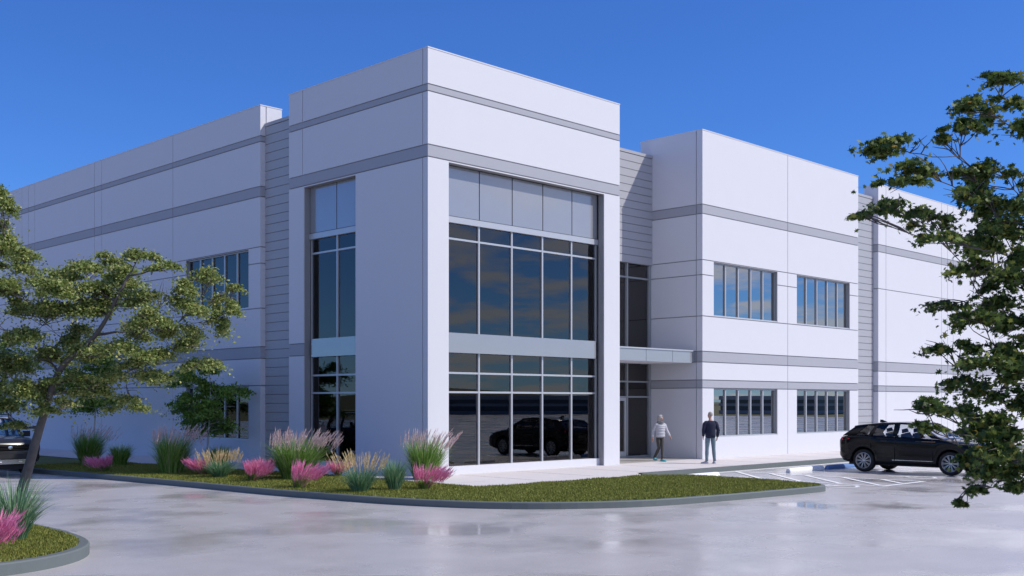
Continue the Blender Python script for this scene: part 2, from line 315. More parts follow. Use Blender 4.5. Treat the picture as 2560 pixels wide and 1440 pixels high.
def in_poly(pts, P):
    x, y = pts[:, 0], pts[:, 1]; ins = np.zeros(len(pts), bool); k = len(P); j = k - 1
    for i in range(k):
        xi, yi, xj, yj = P[i][0], P[i][1], P[j][0], P[j][1]
        if yi != yj:
            c = ((yi > y) != (yj > y)) & (x < (xj - xi) * (y - yi) / (yj - yi) + xi); ins ^= c
        j = i
    return ins
def lawn_blades(name, P, z, n, h, ylim, label):
    xs = [p[0] for p in P]; x0, x1 = min(xs), max(xs); y0, y1 = ylim
    q = np.column_stack([rng.uniform(x0, x1, n), rng.uniform(y0, y1, n)]); q = q[in_poly(q, P)]
    # tufty height
    hh = h * (0.55 + 0.5 * rng.random(len(q)) + 0.18 * np.sin(q[:, 0] * 3.1 + 1.3 * np.sin(q[:, 1] * 2.3)) * np.sin(q[:, 1] * 2.7))
    a = rng.uniform(0, 2 * np.pi, len(q)); wd = 0.010 + 0.008 * rng.random(len(q))
    d = np.column_stack([np.cos(a), np.sin(a)]); ln = rng.normal(0, 0.35, (len(q), 2)) * hh[:, None]
    V = np.empty((len(q), 3, 3)); V[:, 0, :2] = q - d * wd[:, None]; V[:, 1, :2] = q + d * wd[:, None]; V[:, 2, :2] = q + ln
    V[:, 0, 2] = z; V[:, 1, 2] = z; V[:, 2, 2] = z + np.maximum(hh, 0.015)
    o = np_mesh(name, V.reshape(-1, 3), np.arange(len(q) * 3).reshape(-1, 3), M['grass']); tag(o, label, 'grass', kind='stuff'); return o
lawnP = offset_poly([Vector(p) for p in (inner[:len(fr) + 4] + bk[4:])], -0.02)
lawn_blades('lawn_grass', lawnP, 0.135, 330000, 0.062, (-10, 14), 'short mown olive green lawn in the curved bed before the building')
lawn_blades('island_grass', ii, 0.155, 120000, 0.060, (-9, 0), 'short lawn on the small kerbed island at lower left')

# ---------------------------------------------------------------- the building
BLD = empty('office_building', (0, 0, 0)); tag(BLD, 'white two storey tilt-up concrete office building with grey bands and glazed corner', 'building')
def FS(Y): return lambda u, d, z: (u, Y + d, z)          # faces -Y
def FWst(X): return lambda u, d, z: (X + d, u, z)        # faces -X
def FE(X): return lambda u, d, z: (X - d, u, z)          # faces +X
def FN(Y): return lambda u, d, z: (u, Y - d, z)          # faces +Y
def slab_mesh(fr_, u0, u1, z0, z1, holes, d0, d1):
    us = sorted({u0, u1} | {h for H in holes for h in H[:2] if u0 < h < u1}); zs = sorted({z0, z1} | {h for H in holes for h in H[2:] if z0 < h < z1})
    nu, nz_ = len(us) - 1, len(zs) - 1
    def solid(i, j):
        if i < 0 or j < 0 or i >= nu or j >= nz_: return False
        uc, zc = (us[i] + us[i + 1]) / 2, (zs[j] + zs[j + 1]) / 2
        return not any(H[0] < uc < H[1] and H[2] < zc < H[3] for H in holes)
    V = {}; vs = []; fs = []
    def vid(i, j, k):
        key = (i, j, k)
        if key not in V: V[key] = len(vs); vs.append(fr_(us[i], d0 if k == 0 else d1, zs[j]))
        return V[key]
    for i in range(nu):
        for j in range(nz_):
            if not solid(i, j): continue
            fs.append((vid(i, j, 0), vid(i + 1, j, 0), vid(i + 1, j + 1, 0), vid(i, j + 1, 0)))
            fs.append((vid(i, j, 1), vid(i, j + 1, 1), vid(i + 1, j + 1, 1), vid(i + 1, j, 1)))
            if not solid(i - 1, j): fs.append((vid(i, j, 0), vid(i, j + 1, 0), vid(i, j + 1, 1), vid(i, j, 1)))
            if not solid(i + 1, j): fs.append((vid(i + 1, j, 0), vid(i + 1, j, 1), vid(i + 1, j + 1, 1), vid(i + 1, j + 1, 0)))
            if not solid(i, j - 1): fs.append((vid(i, j, 0), vid(i, j, 1), vid(i + 1, j, 1), vid(i + 1, j, 0)))
            if not solid(i, j + 1): fs.append((vid(i, j + 1, 0), vid(i + 1, j + 1, 0), vid(i + 1, j + 1, 1), vid(i, j + 1, 1)))
    m = MB(); m.add(vs, fs); return m if fs else None
G = 0.034; PT = 0.032
def facade(part, fr_, cols, rows, holes, core=True, core_u=None, band=None, skip=None, cz1=None):
    """cols: u joints; rows: (z0,z1,kind). Panels proud of a recessed core so every joint is a real groove."""
    u0, u1 = cols[0], cols[-1]; z0, z1 = rows[0][0], rows[-1][1]
    cu0, cu1 = core_u or (u0, u1)
    c = slab_mesh(fr_, cu0, cu1, z0, cz1 or (z1 - 0.005), holes, PT, 0.25).build(part, M['core'], BLD)
    for i in range(len(cols) - 1):
        for j, (a, b_, kd) in enumerate(rows):
            k2 = kd
            if skip and skip(i, j): k2 = skip(i, j)
            ua = cols[i] + (G / 2 if i > 0 else 0); ub = cols[i + 1] - (G / 2 if i < len(cols) - 2 else 0)
            za = a + (G / 2 if j > 0 else 0); zb = b_ - (G / 2 if j < len(rows) - 1 else 0)
            s = slab_mesh(fr_, ua, ub, za, zb, holes, 0.0, PT)
            if s: s.build('painted_band' if k2 == 'band' else 'wall_panel', M['band'] if k2 == 'band' else M['white'], c)
    return c
ZT = 12.43; Z0 = 0.10
# --- corner block
rowsC = [(Z0, 3.80, 'w'), (3.80, 4.19, 'w'), (4.19, 9.32, 'w'), (9.32, 9.67, 'band'), (9.67, 11.20, 'w'), (11.20, 11.40, 'band'), (11.40, ZT, 'w')]
rowsCS = [(Z0, 9.32, 'w'), (9.32, 9.67, 'band'), (9.67, 11.20, 'w'), (11.20, 11.40, 'band'), (11.40, ZT, 'w')]
facade('corner_south_wall', FS(0), [0.0, 8.62], rowsCS, [(0.80, 7.80, -1, 9.27)], core_u=(PT, 8.62 - PT))
# west face, split so that only the narrow north pier carries the low band
Wcols = [PT, 0.23, 6.24, 7.02]
wc = slab_mesh(FWst(0), 0.25, 7.02 - PT, Z0, ZT - 0.005, [(3.40, 6.17, -1, 9.27)], PT, 0.25).build('corner_west_wall', M['core'], BLD)
for (ua, ub) in ((PT, 0.23 - G / 2), (0.23 + G / 2, 6.24 - G / 2), (6.24 + G / 2, 7.02)):
    for (a, b_, kd) in ((9.67 + G / 2, 11.20 - G / 2, 'w'), (11.40 + G / 2, ZT, 'w')):
        slab_mesh(FWst(0), ua, ub, a, b_, [], 0, PT).build('wall_panel', M['white'], wc)
for (a, b_) in ((9.32 + G / 2, 9.67 - G / 2), (11.20 + G / 2, 11.40 - G / 2)):
    slab_mesh(FWst(0), PT, 7.02, a, b_, [], 0, PT).build('painted_band', M['band'], wc)
slab_mesh(FWst(0), PT, 0.23 - G / 2, Z0, 9.32 - G / 2, [], 0, PT).build('wall_panel', M['white'], wc)
slab_mesh(FWst(0), 0.23 + G / 2, 3.40, Z0, 9.32 - G / 2, [], 0, PT).build('wall_panel', M['white'], wc)
slab_mesh(FWst(0), 3.40, 6.17, 9.27, 9.32 - G / 2, [], 0.0, PT).build('wall_panel', M['white'], wc)
slab_mesh(FWst(0), 6.17, 7.02, Z0, 3.80 - G / 2, [], 0, PT).build('wall_panel', M['white'], wc)
slab_mesh(FWst(0), 6.17, 7.02, 3.80 + G / 2, 4.19 - G / 2, [], 0, PT).build('painted_band', M['band'], wc)
slab_mesh(FWst(0), 6.17, 7.02, 4.19 + G / 2, 9.32 - G / 2, [], 0, PT).build('wall_panel', M['white'], wc)
facade('corner_east_wall', FE(8.62), [PT, 7.02], rowsCS, [(2.45, 6.6, 0.2, 3.6), (2.45, 6.6, 4.3, 7.4)], core_u=(0.25, 7.02 - PT))
facade('corner_north_wall', FN(7.02), [PT, 8.62 - PT], [(9.0, ZT, 'w')], [], core_u=(0.25, 8.37))
# reveal linings of the two tall openings (opening is cut through; panel and core edges show as the reveal)
# --- right block
rowsR = [(Z0, 2.81, 'w'), (2.81, 3.11, 'band'), (3.11, 3.78, 'w'), (3.78, 4.18, 'band'), (4.18, 5.50, 'w'), (5.50, 7.04, 'w'), (7.04, 7.60, 'w'), (7.60, 9.32, 'w'), (9.32, 9.67, 'band'), (9.67, ZT, 'w')]
winR = [(14.20, 18.70, 5.53, 7.575), (20.21, 24.72, 5.53, 7.575), (14.20, 18.70, 0.96, 2.80), (20.21, 24.72, 0.96, 2.80)]
facade('right_block_south_wall', FS(0), [13.47, 19.49, 25.50], rowsR, winR, core_u=(13.47 + PT, 25.5 - PT))
facade('right_block_west_return', FWst(13.47), [PT, 0.28, 2.91], rowsR, [], core_u=(0.25, 2.91 - PT))
facade('right_block_east_return', FE(25.50), [PT, 2.91], rowsR, [], core_u=(0.25, 2.91 - PT))
# --- left block
rowsL = [(Z0, 2.85, 'w'), (2.85, 3.78, 'w'), (3.78, 4.18, 'band'), (4.18, 5.50, 'w'), (5.50, 7.04, 'w'), (7.04, 7.60, 'w'), (7.60, 9.32, 'w'), (9.32, 9.67, 'band'), (9.67, 11.20, 'w'), (11.20, 11.40, 'band'), (11.40, ZT, 'w')]
winL = [(9.50, 13.86, 5.53, 7.575), (9.50, 13.86, 0.96, 2.83)]
facade('left_block_west_wall', FWst(0), [8.75 + PT, 14.84, 20.93, 21.62, 27.91, 28.65, 29.42, 35.4, 41.5, 47.6], rowsL, winL, core_u=(9.0, 47.6))
facade('left_block_south_return', FS(8.75), [0.0, 0.23, 0.86], rowsL, [], core_u=(PT, 0.86 - PT))
# --- far right block
rowsF = [(Z0, 2.78, 'w'), (2.78, 3.04, 'band'), (3.04, 3.72, 'w'), (3.72, 4.16, 'band'), (4.16, 7.58, 'w'), (7.58, 9.30, 'w'), (9.30, 9.64, 'band'), (9.64, ZT, 'w')]
facade('far_block_south_wall', FS(0.2), [27.83, 28.60, 34.71, 35.43, 36.12, 42.2, 48.3, 54.4], rowsF, [], core_u=(27.83 + PT, 54.4))
facade('far_block_west_return', FWst(27.83), [0.2 + PT, 0.9], rowsF, [], core_u=(0.45, 0.9 - PT))

# coping caps along the parapets
def coping(x0, x1, y0, y1):
    b = MB(); b.box(x0, x1, y0, y1, ZT + 0.001, ZT + 0.035); b.build('coping', M['white'], BLD)
for c_ in ((-0.012, 8.632, -0.012, 0.27), (-0.012, 0.27, 0.271, 7.03), (8.35, 8.632, 0.271, 7.03), (13.458, 25.512, -0.012, 0.27), (13.458, 13.74, 0.271, 2.92), (25.23, 25.512, 0.271, 2.92), (-0.012, 0.27, 9.021, 47.6), (-0.012, 0.87, 8.738, 9.02), (27.818, 54.4, 0.188, 0.47)): coping(*c_)

# --- siding panels with individual boards
def siding(fr_, u0, u1, z0, z1, dback, pitch=0.306, cap=True):
    back_ = slab_mesh(fr_, u0, u1, z0, z1, [], 0.03, dback).build('siding_backing', M['core'], BLD)
    n = int(round((z1 - 0.10 - z0) / pitch)); p = (z1 - 0.10 - z0) / n
    for i in range(n):
        a = z0 + i * p
        m = MB()
        vs = [fr_(u0, 0.003, a + 0.012), fr_(u1, 0.003, a + 0.012), fr_(u1, 0.0, a + p - 0.012), fr_(u0, 0.0, a + p - 0.012),
              fr_(u0, 0.029, a + 0.012), fr_(u1, 0.029, a + 0.012), fr_(u1, 0.029, a + p - 0.012), fr_(u0, 0.029, a + p - 0.012)]
        m.add(vs, [(0, 1, 2, 3), (4, 7, 6, 5), (0, 4, 5, 1), (3, 2, 6, 7), (0, 3, 7, 4), (1, 5, 6, 2)])
        m.build('siding_board', M['siding'], back_)
    slab_mesh(fr_, u0, u1, z1 - 0.09, z1 + 0.02, [], -0.02, 0.029).build('siding_cap', M['siding'], back_)
siding(FWst(0.19), 7.02, 8.75, Z0, 11.82, 0.15)
siding(FS(2.33), 8.62, 13.47, 7.56, 11.80, 0.15)
siding(FS(0.44), 25.50, 27.83, Z0, 11.84, 0.15)

# --- roof, back walls, interior
def bpart(name, x0, x1, y0, y1, z0, z1, m):
    b = MB(); b.box(x0, x1, y0, y1, z0, z1); return b.build(name, m, BLD)
bpart('roof_slab', 0.26, 54.2, 9.05, 47.5, 10.9, 11.1, M['roof'])
bpart('roof_slab', 0.42, 54.2, 2.95, 9.03, 10.92, 11.08, M['roof'])
bpart('roof_slab', 0.26, 8.36, 0.26, 2.93, 10.9, 11.1, M['roof'])
bpart('roof_slab', 13.73, 54.1, 0.62, 2.93, 10.9, 11.1, M['roof'])
bpart('roof_slab', 8.63, 13.46, 2.49, 2.93, 10.9, 11.1, M['roof'])
bpart('rear_wall', 0.3, 54.0, 47.0, 47.4, 0.1, 10.88, M['white'])
bpart('rear_wall', 53.8, 54.3, 0.5, 46.9, 0.1, 10.88, M['white'])
bpart('interior_floor', 0.26, 53.7, 0.26, 46.9, 0.02, 0.16, M['int_floor'])
bpart('floor_slab', 0.45, 8.36, 0.72, 6.7, 3.84, 4.16, M['int_wall'])
bpart('floor_slab', 13.75, 25.2, 0.40, 6.0, 3.84, 4.16, M['int_wall'])
bpart('floor_slab', 0.40, 6.0, 9.05, 46.8, 3.84, 4.16, M['int_wall'])
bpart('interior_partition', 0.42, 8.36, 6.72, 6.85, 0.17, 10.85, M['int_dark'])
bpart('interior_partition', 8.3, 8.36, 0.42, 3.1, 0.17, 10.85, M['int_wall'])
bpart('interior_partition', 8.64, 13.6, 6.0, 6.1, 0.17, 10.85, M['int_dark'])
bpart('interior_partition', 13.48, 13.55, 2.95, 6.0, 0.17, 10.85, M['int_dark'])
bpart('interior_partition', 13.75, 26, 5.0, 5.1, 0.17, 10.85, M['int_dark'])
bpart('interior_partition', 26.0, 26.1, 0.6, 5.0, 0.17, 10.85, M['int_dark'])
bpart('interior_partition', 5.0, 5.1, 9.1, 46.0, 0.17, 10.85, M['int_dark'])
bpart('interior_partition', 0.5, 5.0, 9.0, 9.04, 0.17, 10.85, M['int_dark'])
bpart('interior_ceiling', 0.45, 8.36, 0.72, 6.7, 7.65, 7.75, M['int_wall'])
bpart('interior_column', 4.6, 5.0, 3.6, 4.0, 0.17, 3.83, M['int_wall'])

# --- curtain walls of the corner block
ZR = [0.385, 2.58, 3.15, 3.745, 4.335, 7.12, 7.585, 7.765, 9.27]
def curtain(name, fr_, ml, u0, u1, gd, gm='glass'):
    part = slab_mesh(fr_, u0, u1, 0.10, 0.385, [], gd - 0.16, gd + 0.10).build(name, M['white'], BLD)      # solid sill upstand
    um = [u0] + ml + [u1]
    for k, (a, b_) in enumerate(((0.385, 2.58), (2.58, 3.15), (3.15, 3.745), (4.335, 7.12), (7.12, 7.585))):
        for i in range(len(um) - 1):
            slab_mesh(fr_, um[i] + 0.012, um[i + 1] - 0.012, a + 0.01, b_ - 0.01, [], gd, gd + 0.012).build('pane', M[gm], part)
    for (a, b_) in ((0.387, 3.743), (4.337, 7.583)):
        for u in ml: slab_mesh(fr_, u - 0.03, u + 0.03, a, b_, [], gd - 0.05, gd + 0.20).build('mullion', M['alu'], part)
        for u in (u0 + 0.035, u1 - 0.035): slab_mesh(fr_, u - 0.034, u + 0.034, a, b_, [], gd - 0.03, gd + 0.16).build('mullion', M['alu'], part)
    for z in (2.58, 3.15, 7.12):
        for i in range(len(um) - 1): slab_mesh(fr_, um[i] + (0.031 if i else 0.07), um[i + 1] - (0.031 if i < len(um) - 2 else 0.07), z - 0.028, z + 0.028, [], gd - 0.045, gd + 0.12).build('transom', M['alu'], part)
    slab_mesh(fr_, u0 + 0.004, u1 - 0.004, 7.587, 7.765, [], gd - 0.10, gd + 0.15).build('head_beam', M['alu'], part)
    slab_mesh(fr_, u0 + 0.004, u1 - 0.16, 3.747, 4.333, [], gd - 0.14, gd + 0.10).build('spandrel_beam', M['spandrel'], part)
    for i in range(len(um) - 1):
        slab_mesh(fr_, um[i] + 0.02, um[i + 1] - 0.02, 7.79, 9.262, [], gd - 0.06, gd + 0.02).build('spandrel_panel', M['spandrel'], part)
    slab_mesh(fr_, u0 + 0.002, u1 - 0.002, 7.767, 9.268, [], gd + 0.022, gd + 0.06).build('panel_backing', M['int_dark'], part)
    return part
curtain('south_curtain_wall', FS(0), [2.31, 3.72, 5.11, 6.51], 0.802, 7.798, 0.36)
curtain('west_curtain_wall', FWst(0), [4.70], 3.402, 6.168, 0.30, 'wglass')

# --- ribbon windows
def window(fr_, u0, u1, z0, z1, n=5, gm='mglass'):
    fm = MB(); d0, d1 = 0.085, 0.20
    part = slab_mesh(fr_, u0 + 0.001, u1 - 0.001, z0 + 0.001, z1 - 0.001, [(u0 + 0.05, u1 - 0.05, z0 + 0.05, z1 - 0.05)], d0, d1).build('window', M['alu_dark'], BLD)
    um = [u0 + 0.05 + (u1 - u0 - 0.1) * i / n for i in range(n + 1)]
    for i in range(n): slab_mesh(fr_, um[i] + 0.002, um[i + 1] - 0.002, z0 + 0.051, z1 - 0.051, [], 0.15, 0.16).build('pane', M[gm], part)
    for u in um[1:-1]: slab_mesh(fr_, u - 0.028, u + 0.028, z0 + 0.051, z1 - 0.051, [], 0.095, 0.149).build('mullion', M['alu'], part)
    slab_mesh(fr_, u0 + 0.003, u1 - 0.003, z0 + 0.002, z0 + 0.04, [], 0.02, 0.084).build('sill', M['alu'], part)
for H in winR: window(FS(0), *H)
for H in winL: window(FWst(0), *H, gm='wglass')

# --- entrance storefront, door, canopy
sf = slab_mesh(FS(2.40), 8.64, 13.45, 0.14, 0.24, [], 0.0, 0.14).build('storefront', M['alu_dark'], BLD)
um = [8.66, 9.35, 10.62, 12.0, 13.36]
for i in range(4):
    for (a, b_) in ((0.25, 2.48), (2.48, 3.06), (3.06, 3.74), (4.24, 7.02), (7.02, 7.54)):
        if i == 2 and a < 1: continue
        slab_mesh(FS(2.40), um[i] + 0.02, um[i + 1] - 0.02, a + 0.02, b_ - 0.02, [], 0.06, 0.072).build('pane', M['glass'], sf)
for u in um: slab_mesh(FS(2.40), u - 0.035, u + 0.035, 0.245, 7.55, [], -0.02, 0.15).build('mullion', M['alu_dark'], sf)
slab_mesh(FS(2.40), 13.396, 13.46, 0.245, 7.55, [], 0.0, 0.12).build('corner_trim', M['alu_dark'], sf)
for z in (2.48, 3.06, 7.02):
    for i in range(4): slab_mesh(FS(2.40), um[i] + 0.036, um[i + 1] - 0.036, z - 0.03, z + 0.03, [], -0.01, 0.13).build('transom', M['alu_dark'], sf)
slab_mesh(FS(2.40), 8.64, 13.45, 3.745, 4.235, [], 0.0, 0.13).build('floor_spandrel', M['spandrel'], sf)
dr = slab_mesh(FS(2.40), 10.66, 11.96, 0.245, 2.445, [(10.76, 11.28, 0.42, 2.33), (11.36, 11.86, 0.42, 2.33)], 0.01, 0.06).build('entrance_door', M['alu'], BLD)
slab_mesh(FS(2.40), 10.765, 11.275, 0.425, 2.325, [], 0.03, 0.04).build('pane', M['glass'], dr); slab_mesh(FS(2.40), 11.365, 11.855, 0.425, 2.325, [], 0.03, 0.04).build('pane', M['glass'], dr)
for x in (11.25, 11.39):
    b = MB(); b.tube([(x, 2.405, 1.0), (x, 2.34, 1.02), (x, 2.34, 1.48), (x, 2.405, 1.5)], 0.014, 8); b.build('handle', M['chrome'], dr)
b = MB(); b.box(8.63, 13.22, 0.33, 2.31, 3.80, 4.12); can = b.build('canopy', M['alu_dark'], BLD)
b = MB(); b.box(8.64, 13.20, 0.32, 2.30, 3.745, 3.795); b.build('soffit', M['white'], can)
for (a, b_) in ((8.63, 10.43), (10.45, 11.99), (12.01, 13.19)):
    b = MB(); b.box(a, b_, 0.28, 0.325, 3.74, 4.16); b.build('fascia_panel', M['spandrel'], can)
b = MB(); b.box(8.63, 13.24, 0.25, 2.31, 4.165, 4.215); b.build('canopy_cap', M['alu'], can)
b = MB(); b.box(13.225, 13.44, 0.34, 2.2, 3.78, 4.15); b.build('end_trim', M['alu_dark'], can)  # dark grey end piece of the canopy, set back behind the fascia

# ---------------------------------------------------------------- parking markings and wheel stops
def pline(x0, y0, x1, y1, wd=0.10, z=0.004):
    a = Vector((x0, y0)); c = Vector((x1, y1)); n = Vector((-(c - a).y, (c - a).x)).normalized() * wd / 2
    b = MB(); b.add([(*(a - n), z), (*(c - n), z), (*(c + n), z), (*(a + n), z)], [(0, 1, 2, 3)]); return b.build('painted_line', M['line'], drive, recalc=False)
pline(6.3, -3.55, 30, -3.55, 0.14)
for x in (7.62, 10.12): pline(x, -3.62, x, -9.92, 0.13, 0.008)
for x in (12.85, 15.6, 18.3, 21.0): pline(x, -3.62, x, -9.2, 0.10, 0.008)
pline(7.56, -9.98, 10.18, -9.98, 0.14, 0.008)
for i in range(5):
    y = -3.75 - i * 1.25; t_ = min(1.0, (y + 9.85) / 2.45); pline(10.06, y, 10.06 - 2.38 * t_, y - 2.45 * t_, 0.13, 0.012)
def access_symbol(cx, cy, s, z=0.008):
    b = MB()
    def stroke(pts, wd):
        for i in range(len(pts) - 1):
            a = Vector(pts[i]); c = Vector(pts[i + 1]); n = Vector((-(c - a).y, (c - a).x)).normalized() * wd / 2
            e = (c - a).normalized() * wd * 0.3
            b.add([(cx + q.x * s, cy + q.y * s, z) for q in (a - n - e, c - n + e, c + n + e, a + n - e)], [(0, 1, 2, 3)])
            # each stroke piece lies a hair above the last
    arc = [(-0.02 + 0.36 * math.cos(t), -0.22 + 0.36 * math.sin(t)) for t in [R(q) for q in range(150, 371, 20)]]
    stroke(arc, 0.09)
    stroke([(-0.10, 0.42), (-0.06, -0.02), (0.22, -0.02), (0.36, -0.40), (0.48, -0.36)], 0.10)
    stroke([(-0.08, 0.20), (0.18, 0.20)], 0.08)
    hd = [(-0.11 + 0.09 * math.cos(t), 0.56 + 0.09 * math.sin(t)) for t in [2 * math.pi * q / 14 for q in range(14)]]
    b.add([(cx + x * s, cy + y * s, z + 0.001) for x, y in hd], [tuple(range(14))])
    for i, f in enumerate(b.f): pass
    zz = 0
    for i in range(0, len(b.v)): b.v[i] = (b.v[i][0], b.v[i][1], b.v[i][2] + 0.0004 * (i // 4))
    o = b.build('access_symbol', M['line'], drive, recalc=False); o.rotation_euler = (0, 0, 0); return o
access_symbol(6.75, -9.0, 1.15); access_symbol(11.6, -9.0, 1.15)
def wheel_stop(x0, y, m, label, ln=2.2):
    o = None; b = MB(); n = 12
    prof = [(-0.10, 0.0), (-0.10, 0.05), (-0.075, 0.115), (-0.045, 0.145), (0.045, 0.145), (0.075, 0.115), (0.10, 0.05), (0.10, 0.0)]
    st = [(0.0, 0.80), (0.04, 0.95), (0.10, 1.0), (ln - 0.10, 1.0), (ln - 0.04, 0.95), (ln, 0.80)]
    vs = [(u, py * k, pz * (k if pz > 0 else 1)) for (u, k) in st for (py, pz) in prof]; k8 = len(prof)
    fs = [(i * k8 + j, i * k8 + (j + 1) % k8, (i + 1) * k8 + (j + 1) % k8, (i + 1) * k8 + j) for i in range(len(st) - 1) for j in range(k8)]
    fs += [tuple(range(k8)), tuple((len(st) - 1) * k8 + j for j in range(k8))]
    b.add(vs, fs); o = b.build('wheel_stop', m); o.location = (x0, y, 0.0005); tag(o, label, 'wheel stop', 'wheel stops before the sidewalk'); return o
wheel_stop(10.95, -5.1, M['stopw'], 'white concrete wheel stop left of the blue one')
wheel_stop(13.35, -5.15, M['stopb'], 'blue painted wheel stop behind the black parked car')
wheel_stop(5.95 + 0.35, -4.55, M['stopw'], 'white wheel stop half hidden behind the lawn edge', 1.5)

# ---------------------------------------------------------------- vegetation builders
def blades(n, rad, h, hj, lean, wd, seg=4, base=0.1, wind=(0, 0), droop=0.5):
    """returns V, F quads for n curved tapering blades"""
    a = rng.uniform(0, 2 * np.pi, n); rr = base * np.sqrt(rng.random(n)); H = h * (1 - hj * rng.random(n))
    out = rad * (0.12 + 0.88 * rng.random(n) ** 0.8) * lean
    dirx, diry = np.cos(a), np.sin(a)
    b0 = np.column_stack([dirx * rr, diry * rr])
    tw = a + np.pi / 2 + rng.normal(0, 0.6, n); sx, sy = np.cos(tw), np.sin(tw)
    V = np.empty((n, seg + 1, 2, 3))
    for k in range(seg + 1):
        t = k / seg; o = out * (0.35 * t + 0.65 * t ** 2.2)
        z = H * (t - droop * 0.35 * t ** 4 * (out / (rad + 1e-6)))
        cx_ = b0[:, 0] + dirx * o + wind[0] * t * t; cy_ = b0[:, 1] + diry * o + wind[1] * t * t
        wk = wd * (1 - 0.85 * t ** 1.5) * (0.7 + 0.6 * rng.random(n)) / 2 if k < seg else np.full(n, wd * 0.05)
        V[:, k, 0] = np.column_stack([cx_ - sx * wk, cy_ - sy * wk, z]); V[:, k, 1] = np.column_stack([cx_ + sx * wk, cy_ + sy * wk, z])
    idx = np.arange(n * (seg + 1) * 2).reshape(n, seg + 1, 2); Fq = []
    for k in range(seg): Fq.append(np.stack([idx[:, k, 0], idx[:, k, 1], idx[:, k + 1, 1], idx[:, k + 1, 0]], 1))
    tips = np.column_stack([b0[:, 0] + dirx * out + wind[0], b0[:, 1] + diry * out + wind[1], H * (1 - droop * 0.35 * (out / (rad + 1e-6)))])
    return V.reshape(-1, 3), np.concatenate(Fq), tips, np.column_stack([dirx, diry])
def plumes(start, dirs, ln, fluff, n_f, flen, fw, up=0.9, wind=(0, 0)):
    """feathery heads: many thin slivers along a curved rachis"""
    Vs = []; n = len(start)
    for i in range(n):
        l = ln * (0.75 + 0.5 * rng.random()); d = np.array([dirs[i, 0] * (1 - up) + wind[0], dirs[i, 1] * (1 - up) + wind[1], up]); d /= np.linalg.norm(d)
        t = rng.random(n_f); bend = np.array([dirs[i, 0] * 0.3 + wind[0] * 0.8, dirs[i, 1] * 0.3 + wind[1] * 0.8, -0.05])
        p = start[i] + d * (l * t)[:, None] + bend * (l * t * t)[:, None] * 0.6
        rad = rng.normal(0, 1, (n_f, 3)); rad /= np.linalg.norm(rad, axis=1)[:, None]
        tip = p + d * (flen * (0.5 + rng.random(n_f)))[:, None] + rad * (fluff * (1 - 0.55 * t))[:, None]
        s = np.cross(tip - p, rng.normal(0, 1, (n_f, 3))); s /= (np.linalg.norm(s, axis=1)[:, None] + 1e-9); s *= fw / 2
        Vs.append(np.stack([p - s, p + s, tip], 1))
    V = np.concatenate(Vs).reshape(-1, 3); return V, np.arange(len(V)).reshape(-1, 3)
def part_stuff(name, V, Fq, m, root):
    o = np_mesh(name, V, Fq, m, root)
    if name != 'blades': o['kind'] = 'stuff'
    return o
WND = (0.10, -0.06)
def tall_grass(p, wd, h, label, plume=True, nb=420, npl=75, seed=1, mb='blade_green', wind=WND, pl_len=0.34):
    root = empty('plume_plant', p); tag(root, label, 'plant', 'tall plume grasses in the bed')
    V, Fq, tips, dr_ = blades(int(nb * 2.6), wd * 0.5, h * 0.92, 0.55, 1.0, 0.019, base=0.24 * wd, wind=(wind[0] * 0.5, wind[1] * 0.5), droop=0.7)
    part_stuff('blades', V, Fq, M[mb], root)
    if plume:
        V, Fq, tips, dr_ = blades(int(npl * 1.5), wd * 0.46, h * 0.76, 0.28, 1.0, 0.007, base=0.24 * wd, wind=wind, droop=0.15)
        part_stuff('stalks', V, Fq, M['plume'], root)
        V, Fq = plumes(tips, dr_, pl_len * 0.8, 0.040, 34, 0.09, 0.010, 0.82, wind=(wind[0] * 2, wind[1] * 2)); part_stuff('plumes', V, Fq, M['plume'], root)
    return root
def pink_grass(p, wd, h, lean, label):
    root = empty('pink_plume_plant', p); tag(root, label, 'plant', 'pink grasses in the bed'); lean = (lean[0] * 0.5, lean[1] * 0.5); wd *= 0.82; h *= 0.95
    V, Fq, t_, d_ = blades(330, wd * 0.30, h * 0.62, 0.45, 1.0, 0.014, base=0.15 * wd); part_stuff('blades', V, Fq, M['blade_lime'], root)
    V, Fq, tips, dr_ = blades(150, wd * 0.40, h * 0.66, 0.6, 1.0, 0.006, base=0.14 * wd, wind=(lean[0] * 0.45, lean[1] * 0.45), droop=0.2)
    part_stuff('stalks', V, Fq, M['pink'], root)
    V, Fq = plumes(tips, dr_, h * 0.40, 0.034, 24, 0.11, 0.009, 0.66, wind=lean); part_stuff('plumes', V, Fq, M['pink'], root)
    return root
def reed_grass(p, wd, h, label, spikes=True):
    root = empty('feather_reed_plant' if spikes else 'blue_tuft_plant', p); tag(root, label, 'plant', 'blue-green clump grasses in the bed')
    V, Fq, t_, d_ = blades(620, wd * 0.58, h * (0.74 if spikes else 1.05), 0.5, 1.0, 0.014, base=0.16 * wd, droop=0.6); part_stuff('blades', V, Fq, M['blade_blue'], root)
    if spikes:
        V, Fq, tips, dr_ = blades(105, wd * 0.46, h * 0.70, 0.35, 1.0, 0.007, base=0.16 * wd, droop=0.05); part_stuff('stalks', V, Fq, M['blade_blue'], root)
        V, Fq = plumes(tips, dr_, h * 0.30, 0.016, 40, 0.06, 0.010, 0.8); part_stuff('spikes', V, Fq, M['tan'], root)
    return root
def G3(x, y, z=0.137): return gnd(x, y, z)
tall_grass(G3(742, 1198), 1.65, 1.50, 'largest pink-plumed tall grass clump, before the narrow grey siding', nb=560, npl=95)
tall_grass(G3(1062, 1199), 1.25, 1.50, 'tall plumed grass clump at the white corner pier', nb=420, npl=55)
tall_grass(G3(430, 1184), 1.25, 1.55, 'tall plumed grass clump beside the young tree', nb=420, npl=60)
